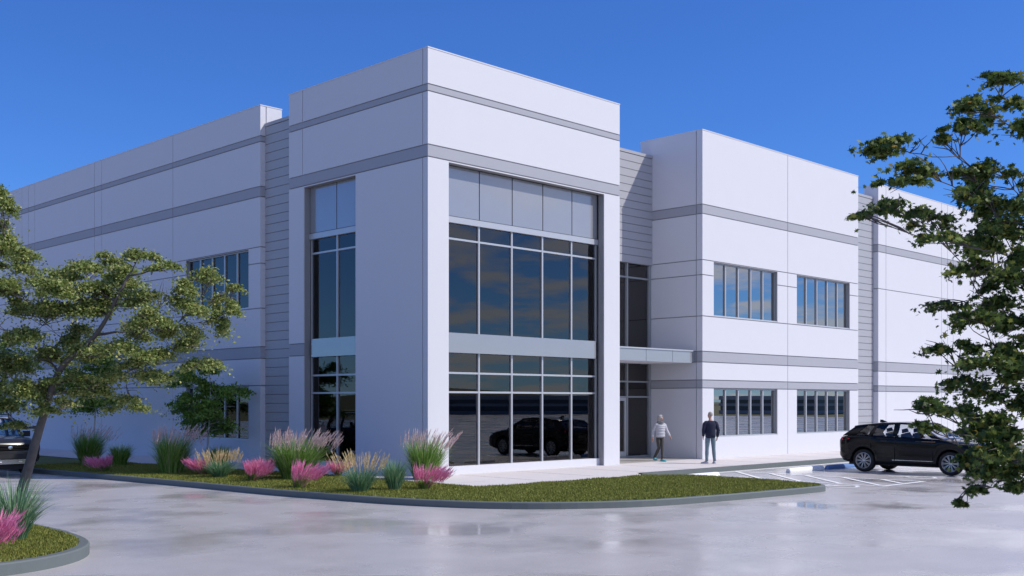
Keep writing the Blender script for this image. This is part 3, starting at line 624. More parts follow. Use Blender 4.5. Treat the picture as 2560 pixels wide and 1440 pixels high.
tall_grass(G3(222, 1163), 1.15, 1.50, 'tall dark grass clump in the building shade near the left car', nb=380, npl=30)
tall_grass(G3(300, 1164), 0.85, 0.95, 'low dark grass clump in shade behind the farthest pink grass', plume=False, nb=260)
tall_grass(G3(548, 1168), 0.9, 0.95, 'dark green clump in shade behind the tan reed grass', plume=False, nb=220)
reed_grass(G3(900, 1230), 1.10, 0.98, 'tan-spiked reed grass clump nearest the kerb')
reed_grass(G3(550, 1194), 1.10, 0.80, 'tan-spiked reed grass clump left of the large plume grass')
reed_grass(G3(986, 1226), 0.80, 0.84, 'plain blue-green grass tuft between tan reed grass and corner pier', False)
pink_grass(G3(748, 1220), 0.95, 0.66, (0.55, -0.45), 'largest bright pink grass leaning right before the big plume grass')
pink_grass(G3(632, 1204), 0.75, 0.52, (0.30, -0.25), 'pink grass pair, nearer clump left of the big plume grass')
pink_grass(G3(655, 1192), 0.60, 0.50, (0.1, -0.1), 'pink grass pair, rear clump against the big plume grass')
pink_grass(G3(1062, 1224), 0.95, 0.60, (0.38, -0.32), 'pink grass below the plume grass at the corner pier')
pink_grass(G3(262, 1180), 0.75, 0.48, (-0.40, 0.30), 'farthest pink grass, leaning left near the kerb')
pink_grass(G3(508, 1188), 0.70, 0.50, (-0.35, 0.25), 'pink grass half behind the left tan reed grass')
pink_grass(G3(846, 1192), 0.60, 0.44, (0.1, -0.05), 'small pink grass behind the tan reed grass nearest the kerb')
# foreground island clumps
root = empty('fountain_plant', gnd(36, 1352, 0.157)); tag(root, 'large blue-green grass clump on the lower left island', 'plant')
V, Fq, t_, d_ = blades(620, 0.70, 1.15, 0.5, 1.0, 0.013, seg=6, base=0.17, droop=0.7); part_stuff('blades', V, Fq, M['blade_blue'], root)
pink_grass(gnd(-26, 1392, 0.157), 0.62, 0.60, (0.10, -0.08), 'pink grass cut by the left picture edge on the island')

# ---- trees
def leaf_cloud(pads, n_per, size, kind='quad', flat_=0.35, up=0.8):
    Cs = []; 
    for (c, rx, ry, rz, k) in pads:
        n = int(n_per * k); msub = 6; R3 = np.array([rx, ry, rz])
        su = rng.normal(0, 1, (msub, 3)); su /= np.linalg.norm(su, axis=1)[:, None]; su *= (0.25 + 0.6 * rng.random(msub))[:, None]
        su[:, 2] *= 0.8; ss = rng.uniform(0.30, 0.62, msub); wt = ss ** 2 / (ss ** 2).sum()
        pick = rng.choice(msub, n, p=wt)
        u = rng.normal(0, 1, (n, 3)); u /= np.linalg.norm(u, axis=1)[:, None]
        q = (su[pick] + u * (np.abs(rng.normal(0, 0.62, n)) * ss[pick])[:, None] * np.array([1.0, 1.0, 0.75])) * R3
        st = rng.random(n) < 0.10; q[st] *= rng.uniform(1.0, 1.5, (st.sum(), 1))
        q[:, 2] -= 0.45 * rz * ((q[:, 0] / rx) ** 2 + (q[:, 1] / ry) ** 2)
        keep = np.ones(n, bool)
        Cs.append(q[keep] + np.array(c))
    P = np.concatenate(Cs); n = len(P)
    nrm = rng.normal(0, 1, (n, 3)) * (1 - up) + np.array([0, 0, up]); nrm /= np.linalg.norm(nrm, axis=1)[:, None]
    t = np.cross(nrm, rng.normal(0, 1, (n, 3))); t /= np.linalg.norm(t, axis=1)[:, None]; bt = np.cross(nrm, t)
    s = size * (0.65 + 0.7 * rng.random(n))
    if kind == 'quad':
        loc = np.array([(-0.5, 0, 0), (0.0, -0.30, 0.06), (0.5, 0, -0.02), (0.0, 0.30, 0.06)])
        Fl = np.array([[0, 1, 2, 3]])
    else:
        pts = [(0, -0.45), (0.10, -0.12), (0.38, -0.26), (0.30, -0.04), (0.52, 0.16), (0.24, 0.14), (0.22, 0.36), (0.10, 0.24), (0, 0.58)]
        pts = pts + [(-x, y) for x, y in pts[-2:0:-1]]
        loc = np.array([(y, x, -0.25 * abs(x) ** 1.5) for x, y in pts]); Fl = np.array([list(range(len(pts)))])
    V = P[:, None, :] + s[:, None, None] * (loc[None, :, 0:1] * t[:, None, :] + loc[None, :, 1:2] * bt[:, None, :] + loc[None, :, 2:3] * nrm[:, None, :])
    k = len(loc); Fq = (np.arange(n) * k)[:, None] + Fl
    return V.reshape(-1, 3), Fq, P
def limb_path(a, b_, sag=0.12, n=6):
    a = Vector(a); b_ = Vector(b_); d = b_ - a; j = Vector((rng.normal(0, 0.06), rng.normal(0, 0.06), rng.normal(0, 0.05))) * d.length
    return [a + d * t + Vector((0, 0, sag * d.length * math.sin(math.pi * t) * -0.5)) + j * math.sin(math.pi * t) + Vector(rng.normal(0, 0.012, 3)) * d.length * (0 < t < 1) for t in [i / n for i in range(n + 1)]]
def tree(name, base, trunk, trad, pads, nper, size, lm, bm_, label, kind='quad', up=0.75, forks=None, twigs=5, group=None):
    root = empty(name, base); tag(root, label, 'tree', group); B = Vector(base)
    tr = [Vector(p) - B for p in trunk]
    pd = [((Vector(c) - B)[:], rx, ry, rz, k) for (c, rx, ry, rz, k) in pads]
    ts = smooth_closed(tr, 5, False); rs = [trad[0] + (trad[1] - trad[0]) * (i / (len(ts) - 1)) ** 0.8 for i in range(len(ts))]; rs[0] *= 1.25
    m = MB(); ts[0] = ts[0] + Vector((0, 0, -0.08)); m.tube(ts, rs, 10)
    tko = m.build('trunk', M[bm_], root, smooth=True)
    nodes = [(p, r) for p, r in zip(ts[len(ts) // 3:], rs[len(ts) // 3:])]
    order = sorted(pd, key=lambda q: min((Vector(q[0]) - n_[0]).length for n_ in nodes))
    for (c, rx, ry, rz, k) in order:
        c = Vector(c); best = min(nodes, key=lambda n_: (c - n_[0]).length * (1 + 0.8 * (n_[0].z > c.z - 0.1)))
        lm_ = MB(); path = limb_path(best[0], c, 0.1); r0 = min(best[1] * 0.75, 0.018 + 0.02 * (c - best[0]).length); n = len(path)
        rr = [r0 + (0.006 - r0) * (i / (n - 1)) for i in range(n)]
        lm_.tube(path, rr, 6)
        nodes += [(p, r) for p, r in list(zip(path, rr))[2:-1]]
        for q in range(twigs):
            e = c + Vector((rng.uniform(-1, 1) * rx * 0.9, rng.uniform(-1, 1) * ry * 0.9, rng.uniform(-0.6, 0.6) * rz)); s_ = path[rng.integers(n // 2, n - 1)]
            lm_.tube(limb_path(s_, e, -0.1, 4), [0.007, 0.006, 0.005, 0.004, 0.002], 4)
        lm_.build('limb', M[bm_], root, smooth=True)
    V, Fq, P = leaf_cloud(pd, nper, size, kind, up=up)
    o = np_mesh('crown', V, Fq, M[lm], root); o['kind'] = 'stuff'
    return root
# left foreground tree: leans to the right, crown of flat layered pads
D1 = 19.3
def pads_px(lst, depth, dj, flat_=1.0, k0=1.0):
    out = []
    for (x, y, rx, ry) in lst:
        d = depth + rng.uniform(-dj, dj); s = d / F
        out.append((px(x, y, d), rx * s, rx * s * 0.95, ry * s * flat_, k0 * max(0.35, (rx * ry) / 3500.0)))
    return out
padsA = pads_px([(-30, 500, 70, 45), (5, 505, 46, 40), (-5, 560, 50, 30), (0, 610, 55, 34), (-10, 590, 60, 45), (50, 632, 65, 26), (-70, 560, 80, 50), (95, 690, 95, 42), (20, 720, 80, 40), (200, 668, 75, 36), (345, 638, 55, 30), (315, 690, 85, 42), (440, 722, 60, 36), (525, 690, 62, 28), (560, 745, 46, 32), (548, 802, 42, 34),
                 (245, 765, 95, 42), (130, 770, 85, 36), (385, 790, 80, 40), (470, 850, 70, 34), (55, 830, 75, 38), (10, 905, 70, 44), (120, 890, 75, 34), (300, 870, 80, 36), (355, 920, 80, 36), (230, 965, 85, 32), (55, 965, 65, 42), (330, 1005, 75, 26), (100, 1022, 60, 22), (400, 880, 60, 30), (-60, 800, 90, 60), (-100, 920, 90, 60), (-90, 690, 90, 60), (150, 720, 80, 30), (270, 650, 50, 22), (410, 670, 50, 20), (230, 720, 80, 30), (350, 740, 80, 30), (480, 770, 70, 30), (430, 820, 70, 28), (340, 830, 70, 30), (230, 880, 70, 30), (80, 780, 80, 34), (170, 950, 70, 26), (410, 940, 50, 20), (290, 940, 60, 24), (120, 970, 60, 26), (0, 1010, 60, 30), (30, 660, 60, 26), (590, 715, 22, 14), (575, 775, 26, 18), (190, 830, 70, 34), (500, 905, 55, 24), (40, 1065, 55, 18), (175, 1005, 50, 20)], D1, 0.75, 1.1)
tb = gnd(22, 1312, 0.157)
Ld = (tb - CAM).dot(FW)
trunkA = [tb] + [px(x, y, Ld + dd) for x, y, dd in ((45, 1256, 0.0), (74, 1160, 0.0), (92, 1095, 0.02), (112, 1030, 0.0), (135, 955, 0.05), (165, 906, 0.0), (212, 868, -0.1), (255, 815, -0.15), (290, 750, -0.2), (320, 690, -0.2))]
tree('leaning_tree', tb, trunkA, (0.105, 0.022), padsA, 3900, 0.058, 'leafA', 'bark', 'leaning yellow-green tree on the lower left island', up=0.55, twigs=7)
# young trees along the west wall
def young(x, y, w_px, h0, h1, label, stems=2, nper=2300, seed=0):
    b_ = gnd(x, y, 0.137); d = (b_ - CAM).dot(FW); pl = []
    for i in range(26):
        t = i / 25; yy = h1 + (h0 - h1) * t; ww = w_px * (0.35 + 0.65 * math.sin(math.pi * (0.15 + 0.75 * t))); 
        pl.append((x + random.uniform(-0.7, 0.7) * ww, yy + random.uniform(-8, 8), w_px * 0.42, 24))
    pads_ = pads_px(pl, d, w_px * 0.6 * d / F, 1.0)
    tr = [b_, px(x + 2, y - 40, d), px(x + 4, (y + h0) / 2, d), px(x + 8, h0, d), px(x + 12, (h0 + h1) / 2, d), px(x + 10, h1 + 20, d)]
    return tree('young_tree', b_, tr, (0.045, 0.012), pads_, nper, 0.085, 'leafB', 'bark_pale', label, up=0.4, twigs=4, group='young trees along the west wall')
young(514, 1166, 112, 1075, 915, 'young pale-stemmed tree before the low left window')
young(231, 1150, 95, 1020, 860, 'young tree in the shade behind the leaning tree')
young(20, 1138, 90, 1020, 860, 'young tree farthest left behind the dark car', nper=1700)
# right foreground maple, trunk outside the frame
D2 = 11.2
padsC = pads_px([(2510, 190, 75, 24), (2450, 268, 85, 36), (2405, 318, 60, 34), (2360, 352, 40, 20), (2240, 362, 95, 26), (2190, 385, 60, 16), (2300, 408, 90, 30), (2250, 455, 70, 22), (2215, 512, 85, 28), (2150, 540, 40, 12), (2320, 540, 85, 34), (2420, 470, 80, 40), (2500, 430, 80, 50), (2330, 590, 70, 24), (2450, 580, 100, 50), (2540, 560, 90, 60), (2430, 665, 80, 36), (2520, 700, 90, 55),
                 (2370, 765, 75, 18), (2450, 790, 85, 40), (2540, 820, 80, 55), (2370, 862, 70, 26), (2440, 900, 90, 36), (2530, 930, 90, 45), (2480, 980, 90, 34), (2300, 1012, 62, 22), (2375, 1025, 80, 28), (2320, 1062, 45, 22), (2460, 1040, 70, 36), (2530, 1060, 80, 50), (2480, 1110, 100, 40), (2540, 1160, 80, 45), (2470, 1180, 70, 26), (2520, 1215, 70, 22), (2440, 1220, 30, 18), (2400, 1256, 22, 10), (2480, 500, 80, 45), (2545, 640, 60, 50), (2470, 620, 70, 40), (2490, 760, 80, 45), (2500, 870, 80, 45), (2420, 955, 70, 26), (2440, 1080, 75, 36), (2550, 1010, 60, 40), (2510, 1140, 80, 40), (2430, 1140, 60, 30), (2550, 320, 60, 40), (2520, 250, 50, 24), (2400, 430, 50, 20)], D2, 0.7)
padsC2 = pads_px([(2720, 270, 120, 80), (2650, 420, 140, 90), (2680, 600, 150, 90), (2660, 800, 150, 90), (2680, 1000, 150, 90), (2640, 1140, 120, 60), (2860, 300, 150, 100), (2880, 520, 160, 100), (2880, 740, 160, 100), (2860, 960, 150, 90), (2800, 140, 130, 70)], D2, 1.0, k0=0.55)
mb_ = px(2790, 1004, D2 + 0.4); mb_.z = 0.155
# give the maple its own planted island so that it stands in soil
mo = [Vector((mb_.x + 1.3 * math.cos(t), mb_.y + 1.3 * math.sin(t))) for t in [2 * math.pi * i / 40 for i in range(40)]]
mi_ = offset_poly(mo, 0.15); kerb('tree_island_kerb', mo, mi_, 0.17, M['kerb'])['kind'] = 'structure'
tag(flat('tree_island_lawn', mi_, 0.155, M['soil']), kind='structure')
trunkC = [mb_] + [px(x, y, D2 + 0.4) for x, y in ((2785, 1250), (2770, 1000), (2745, 760), (2720, 520), (2700, 300), (2690, 150))]
tree('maple_tree', mb_, trunkC, (0.13, 0.03), padsC + padsC2, 760, 0.066, 'leafC', 'bark', 'dark green maple branches reaching in from the right edge', kind='maple', up=0.5, twigs=6)

# ---------------------------------------------------------------- cars
def car(name, loc, rz, label, P):
    root = empty(name, loc, rz); tag(root, label, 'car', 'parked cars')
    W, xr, xf, wb = P['W'], P['xr'], P['xf'], P['wb']; RW = P['rw']
    def lerp(x, tab):
        for (a, va), (b_, vb) in zip(tab, tab[1:]):
            if x <= b_:
                t = max(0, (x - a) / (b_ - a)); t = t * t * (3 - 2 * t) if P.get('sm') else t
                return va + (vb - va) * t
        return tab[-1][1]
    xs = sorted(set([xr + (xf - xr) * i / 110 for i in range(111)]))
    m = MB(); rings = []
    for x in xs:
        e = min((x - xr) / P['rr'], (xf - x) / P['fr'], 1.0); e = max(e, 0.0)
        w_ = W * (1 - P['taper'] * (1 - e) ** 2.2)
        zb = lerp(x, P['bot']); arch = False
        for c in (0, wb):
            dx = abs(x - c); Ra = RW + 0.055
            if dx < Ra: zb = max(zb, RW + math.sqrt(Ra * Ra - dx * dx))
        zs = lerp(x, P['sh']); zt = lerp(x, P['top'])
        zs = max(zs, zb + 0.03)
        f = lambda t: zb + (zs - zb) * t
        sec = [(w_ - 0.10, zb), (w_ - 0.035, zb + 0.001), (w_ - 0.012, f(0.12)), (w_ - 0.028, f(0.35)), (w_ - 0.004, f(0.62)), (w_, f(0.82)), (w_ - 0.012, f(0.94)), (w_ - 0.05, f(1.0)), (w_ - 0.16, f(1.0) * 0.25 + zt * 0.75), (w_ * 0.45, zt + 0.012), (0, zt + 0.018)]
        rings.append(sec)
    k = len(rings[0]); full = 2 * k - 1; vs = []
    for x, sec in zip(xs, rings):
        vs += [(x, -y, z) for (y, z) in sec] + [(x, y, z) for (y, z) in sec[-2::-1]]
    fs = [(i * full + j, (i + 1) * full + j, (i + 1) * full + j + 1, i * full + j + 1) for i in range(len(xs) - 1) for j in range(full - 1)]
    fs += [tuple(range(full)), tuple((len(xs) - 1) * full + j for j in range(full))]
    m.add(vs, fs); body = m.build('body', M[P['paint']], root, smooth=True)
    # underbody
    m = MB(); m.box(xr + 0.25, xf - 0.25, -W + 0.32, W - 0.32, 0.22, 0.55); m.box(RW + 0.12, wb - RW - 0.12, -W + 0.13, W - 0.13, 0.26, 0.40); m.build('underbody', M['trim'], root)
    # greenhouse
    def side(xb, xt, s, y_b, y_t, n=4, inset=0.0, z0f=0.0, z1f=1.0):
        pts = []
        for i in range(n + 1):
            t = z0f + (z1f - z0f) * i / n
            zb_ = lerp(xb, P['belt']); zt_ = lerp(xt, P['roof'])
            x = xb + (xt - xb) * t; y = y_b + (y_t - y_b) * t ** 1.35 - inset; pts.append((x, s * y, zb_ + (zt_ - zb_) * t))
        return pts
    yb, yt = W - 0.055, W - 0.24
    prev = None
    for s in (-1, 1):
        for (kind, (b0, t0), (b1, t1)) in P['side']:
            a = side(b0, t0, s, yb, yt, 5); c = side(b1, t1, s, yb, yt, 5); m = MB()
            n = len(a)
            if kind == 'p':
                a2 = side(b0, t0, s, yb, yt, 5, 0.045); c2 = side(b1, t1, s, yb, yt, 5, 0.045)
                m.add(a + c + a2 + c2, [(i, n + i, n + i + 1, i + 1) for i in range(n - 1)] + [(2 * n + i, 2 * n + i + 1, 3 * n + i + 1, 3 * n + i) for i in range(n - 1)] + [(i, i + 1, 2 * n + i + 1, 2 * n + i) for i in range(n - 1)] + [(n + i, 3 * n + i, 3 * n + i + 1, n + i + 1) for i in range(n - 1)])
                m.build('pillar', M[P['paint']], root, smooth=False)
            else:
                m.add([(x, y - s * 0.012, z) for x, y, z in a + c], [(i, n + i, n + i + 1, i + 1) for i in range(n - 1)]); m.build('side_window', M['cglass'], root, smooth=True)
    # roof
    rx = [P['side'][0][1][1] + (P['side'][-1][2][1] - P['side'][0][1][1]) * i / 20 for i in range(21)]
    x0r = P['spoil']; rx = [x0r + (rx[0] - x0r) * i / 4 for i in range(4)] + rx
    m = MB(); vs = []; nn = 13
    for x in rx:
        zr = lerp(x, P['roof'])
        for j in range(nn):
            u = -1 + 2 * j / (nn - 1); hw = yt + 0.015
            vs.append((x, hw * u, zr + P['crown'] * (1 - abs(u) ** 3.5)))
    N = len(rx); lo = [(x, y, z - 0.045 - P['crown'] * 0.6 * (abs(y) < yt * 0.9)) for x, y, z in vs]
    fs = [(i * nn + j, i * nn + j + 1, (i + 1) * nn + j + 1, (i + 1) * nn + j) for i in range(N - 1) for j in range(nn - 1)]
    o_ = len(vs); fs2 = [(a + o_, d + o_, c + o_, b_ + o_) for a, b_, c, d in fs]
    rim_ = [(i * nn, (i + 1) * nn, (i + 1) * nn + o_, i * nn + o_) for i in range(N - 1)] + [(i * nn + nn - 1, i * nn + nn - 1 + o_, (i + 1) * nn + nn - 1 + o_, (i + 1) * nn + nn - 1) for i in range(N - 1)] + [(j, j + o_, j + 1 + o_, j + 1) for j in range(nn - 1)] + [((N - 1) * nn + j, (N - 1) * nn + j + 1, (N - 1) * nn + j + 1 + o_, (N - 1) * nn + j + o_) for j in range(nn - 1)]
    m.add(vs + lo, fs + fs2 + rim_); m.build('roof', M[P['paint']], root, smooth=True)
    # windscreen and rear window
    (fb, ft) = P['side'][-1][2]; (rb, rt_) = P['side'][0][1]
    for nm, xb, xt in (('windscreen', fb, ft), ('rear_window', rb, rt_)):
        zb_, zt_ = lerp(xb, P['belt']), lerp(xt, P['roof']); m = MB(); vs = []
        for i in range(5):
            t = i / 4
            for j in range(9):
                u = -1 + j / 4; hw = (yb + (yt - yb) * t) - 0.02; bow = (0.10 if nm == 'windscreen' else -0.05) * (1 - u * u)
                vs.append((xb + (xt - xb) * t + bow, hw * u, zb_ + (zt_ - zb_) * t - 0.01))
        m.add(vs, [(i * 9 + j, i * 9 + j + 1, (i + 1) * 9 + j + 1, (i + 1) * 9 + j) for i in range(4) for j in range(8)]); m.build(nm, M['cglass'], root, smooth=True)
    # seats
    for (x, y) in P['seats']:
        m = MB(); m.box(x - 0.25, x + 0.25, y - 0.24, y + 0.24, 0.55, 0.78); m.tube([(x - 0.22, y, 0.75), (x - 0.30, y, 1.05), (x - 0.36, y, 1.28)], [(0.24, 0.08), (0.23, 0.07), (0.16, 0.05)], 12); m.tube([(x - 0.36, y, 1.30), (x - 0.39, y, 1.42)], [(0.12, 0.05), (0.10, 0.04)], 10); m.build('seat', M['seat'], root)
    # wheels
    for (cx_, s) in ((0, -1), (wb, -1), (0, 1), (wb, 1)):
        yo = s * (W - 0.02)
        m = MB(); m.lathe([(RW * 0.70, -0.11), (RW * 0.76, -0.125), (RW * 0.90, -0.125), (RW * 0.98, -0.10), (RW, -0.05), (RW, 0.05), (RW * 0.98, 0.10), (RW * 0.90, 0.125), (RW * 0.76, 0.125), (RW * 0.70, 0.11), (RW * 0.70, -0.11)], 40)
        wh = m.build('wheel', M['tyre'], root, smooth=True); wh.location = (cx_, yo - s * 0.125, RW)
        m = MB(); f = s
        m.lathe([(RW * 0.70, f * 0.112), (RW * 0.665, f * 0.115), (RW * 0.65, f * 0.09), (RW * 0.65, -f * 0.06)], 40)
        n = P['spokes']
        for i in range(n):
            a = 2 * math.pi * i / n; da = 0.9 / n; h_ = f * 0.098; r0, r1 = RW * 0.16, RW * 0.66
            for sg in ((-1, 1) if P.get('dbl') else (0,)):
                a0, a1 = a + sg * 0.05, a + sg * da * 0.95; w0 = 0.0065
                p = []
                for (r, an, hh) in ((r0, a0, h_ - f * 0.012), (r1, a1, h_)):
                    ca, sa = math.cos(an), math.sin(an)
                    for sw in (-1, 1): p.append((r * ca - sw * w0 * sa, hh, r * sa + sw * w0 * ca))
                q = [(x, y - f * 0.03, z) for x, y, z in p]
                m.add(p + q, [(0, 1, 3, 2), (4, 6, 7, 5), (0, 2, 6, 4), (1, 5, 7, 3), (0, 4, 5, 1), (2, 3, 7, 6)])
        m.lathe([(0.001, f * 0.10), (RW * 0.07, f * 0.10), (RW * 0.15, f * 0.085), (RW * 0.15, f * 0.05)], 20)
        m.build('rim', M['rim'], wh)
        m = MB(); m.lathe([(0.001, f * 0.02), (RW * 0.64, f * 0.02), (RW * 0.64, f * 0.012)], 24); m.build('brake_disc', M['trim'], wh)
        # dark wheel-arch lining and lip
        m = MB(); aa = [R(q) for q in range(-8, 189, 7)]; Ra = RW + 0.05
        vs = []
        for a in aa: vs += [((Ra) * math.cos(a), 0, Ra * math.sin(a)), (Ra * math.cos(a), -s * 0.30, Ra * math.sin(a))]
        m.add(vs, [(2 * i, 2 * i + 2, 2 * i + 3, 2 * i + 1) for i in range(len(aa) - 1)]); al = m.build('arch_liner', M['trim'], root); al.location = (cx_, s * (W - 0.02), RW)
    P['extra'](root, lerp)
    return root
def bx(root, name, m_, *a): b = MB(); b.box(*a); return b.build(name, m_, root)
def extra1(root, lerp):
    W = 0.985
    for s in (-1, 1):
        o = MB(); o.add([(-0.845, s * 0.62, 1.12), (-0.80, s * 0.90, 1.13), (-0.52, s * 0.975, 1.10), (-0.46, s * 0.978, 1.085), (-0.52, s * 0.985, 1.06), (-0.80, s * 0.93, 1.02), (-0.86, s * 0.62, 1.02)], [tuple(range(7))]); t = o.build('tail_light', M['red'], root)
        md = t.modifiers.new('s', 'SOLIDIFY'); md.thickness = 0.03; md.offset = 0
        # door seams, handles, sill strip, mirror
        for (x0, z0, x1, z1) in ((1.08, 0.36, 1.08, 1.17), (2.32, 0.36, 2.35, 1.10), (0.26, 1.16, 0.42, 0.80)):
            b = MB(); b.box(min(x0, x1) - 0.004, max(x0, x1) + 0.004 if x0 == x1 else min(x0, x1) + 0.004, s * (W - 0.03), s * (W + 0.004), min(z0, z1), max(z0, z1)); b.build('door_seam', M['trim'], root)
        for x in (0.62, 1.78): bx(root, 'door_handle', M['trim'], x, x + 0.20, *sorted((s * (W - 0.01), s * (W + 0.012))), 1.02, 1.05)
        bx(root, 'sill_strip', M['chrome'], 1.0, 2.35, *sorted((s * (W - 0.03), s * (W - 0.006))), 0.42, 0.432)
        bx(root, 'bumper_strip', M['trim'], -0.80, -0.46, *sorted((s * (W - 0.05), s * (W + 0.001))), 0.70, 0.725)
        bx(root, 'fender_vent', mat('copper_trim', (0.45, 0.22, 0.10), 0.3, metal=0.7), 1.95, 2.42, *sorted((s * (W - 0.02), s * (W + 0.004))), 1.03, 1.045)
        b = MB(); b.tube([(2.05, s * (W - 0.05), 1.17), (2.06, s * (W + 0.08), 1.20)], 0.025, 8); b.tube([(2.00, s * (W + 0.04), 1.24), (2.03, s * (W + 0.13), 1.245), (2.05, s * (W + 0.21), 1.23)], [(0.06, 0.085), (0.07, 0.09), (0.04, 0.06)], 10); b.build('door_mirror', M['paint'], root, smooth=True)
        o = MB(); o.add([(3.50, s * 0.90, 0.92), (3.72, s * 0.70, 0.90), (3.76, s * 0.62, 0.84), (3.70, s * 0.78, 0.80), (3.50, s * 0.95, 0.85)], [(0, 1, 2, 3, 4)]); h = o.build('headlight', M['lamp'], root); md = h.modifiers.new('s', 'SOLIDIFY'); md.thickness = 0.04; md.offset = 0
    b = MB(); b.box(-0.93, -0.80, -0.26, 0.26, 0.78, 0.90); b.build('number_plate_recess', M['trim'], root)
    b = MB(); b.add([(0.12, -0.02, 1.61), (0.42, -0.02, 1.61), (0.20, -0.012, 1.70), (0.12, -0.008, 1.70), (0.12, 0.02, 1.61), (0.42, 0.02, 1.61), (0.20, 0.012, 1.70), (0.12, 0.008, 1.70)], [(0, 1, 2, 3), (4, 7, 6, 5), (0, 3, 7, 4), (1, 5, 6, 2), (2, 6, 7, 3)]); b.build('roof_antenna', M['paint'], root)
SUV1 = dict(W=0.985, xr=-0.90, xf=3.84, wb=2.87, rw=0.375, rr=0.45, fr=0.75, taper=0.16, paint='paint', crown=0.035, spokes=10, dbl=True, spoil=-0.40,
    bot=[(-0.90, 0.52), (-0.72, 0.36), (-0.5, 0.31), (0, 0.28), (2.9, 0.28), (3.4, 0.28), (3.7, 0.33), (3.84, 0.42)],
    sh=[(-0.90, 1.06), (-0.80, 1.14), (-0.6, 1.17), (0.3, 1.19), (1.5, 1.16), (2.4, 1.11), (3.0, 1.03), (3.5, 0.93), (3.76, 0.80), (3.84, 0.66)],
    top=[(-0.90, 1.07), (-0.78, 1.15), (-0.6, 1.18), (0.3, 1.18), (2.3, 1.12), (2.55, 1.12), (3.0, 1.07), (3.5, 0.98), (3.75, 0.86), (3.84, 0.70)],
    belt=[(-0.90, 1.17), (0.3, 1.205), (1.5, 1.175), (2.8, 1.11)], roof=[(-0.62, 1.46), (-0.2, 1.525), (0.5, 1.595), (1.2, 1.615), (1.8, 1.58), (2.3, 1.50)],
    side=[('p', (-0.74, -0.34), (-0.30, 0.10)), ('g', (-0.30, 0.10), (0.16, 0.38)), ('p', (0.16, 0.38), (0.30, 0.48)), ('g', (0.30, 0.48), (1.00, 1.00)), ('p', (1.00, 1.00), (1.14, 1.12)), ('g', (1.14, 1.12), (2.28, 1.62)), ('p', (2.28, 1.62), (2.62, 1.80))],
    seats=[(1.55, -0.42), (1.55, 0.42), (0.62, -0.42), (0.62, 0.42)], extra=extra1)
car('parked_suv', (14.02, -6.62, 0.0), R(-90), 'glossy black estate SUV parked tail-in beside the building', SUV1)
def extra2(root, lerp):
    W = 0.985
    bx(root, 'grille', M['trim'], 3.74, 3.80, -0.56, 0.56, 0.80, 0.98)
    for z in (0.84, 0.89, 0.94): bx(root, 'grille_bar', M['paint2'], 3.795, 3.81, -0.55, 0.55, z - 0.008, z + 0.008)
    b = MB(); b.lathe([(0.001, 0.015), (0.055, 0.012), (0.06, 0.0)], 20); o = b.build('round_badge', M['chrome'], root); o.rotation_euler = (0, 0, R(-90)); o.location = (3.815, 0.0, 0.90); o.scale = (1.25, 1, 0.9)
    bx(root, 'skid_plate', M['chrome'], 3.70, 3.82, -0.62, 0.62, 0.40, 0.54)
    for y in (-0.5, -0.3, 0.3, 0.5): bx(root, 'skid_slot', M['line'], 3.818, 3.826, y - 0.05, y + 0.05, 0.46, 0.48)
    bx(root, 'lower_grille', M['trim'], 3.75, 3.81, -0.60, 0.60, 0.58, 0.70)
    for s in (-1, 1):
        b = MB(); b.box(3.60, 3.80, *sorted((s * 0.60, s * 0.86)), 0.84, 0.97); h = b.build('headlight', M['trim'], root)
        b = MB(); b.lathe([(0.001, 0.0), (0.05, 0.012), (0.06, 0.02)], 16); q = b.build('lamp_lens', M['lamp'], h); q.rotation_euler = (0, 0, R(-90)); q.location = (3.785, s * 0.70, 0.905)
        bx(root, 'fog_light', M['lamp'], 3.70, 3.775, *sorted((s * 0.74, s * 0.82)), 0.62, 0.72)
        b = MB(); b.tube([(2.15, s * (W - 0.05), 1.22), (2.16, s * (W + 0.06), 1.24)], 0.025, 8); b.box(2.08, 2.22, *sorted((s * (W + 0.05), s * (W + 0.24))), 1.18, 1.36); b.build('door_mirror', M['trim'], root)
        bx(root, 'arch_trim', M['trim'], 2.42, 3.32, *sorted((s * (W - 0.02), s * (W + 0.02))), 0.80, 0.86)
        bx(root, 'roof_rail', M['trim'], 0.0, 1.9, *sorted((s * 0.66, s * 0.70)), 1.86, 1.90)
        for x in (0.02, 0.95, 1.85): bx(root, 'rail_foot', M['trim'], x, x + 0.05, *sorted((s * 0.665, s * 0.695)), 1.79, 1.87)
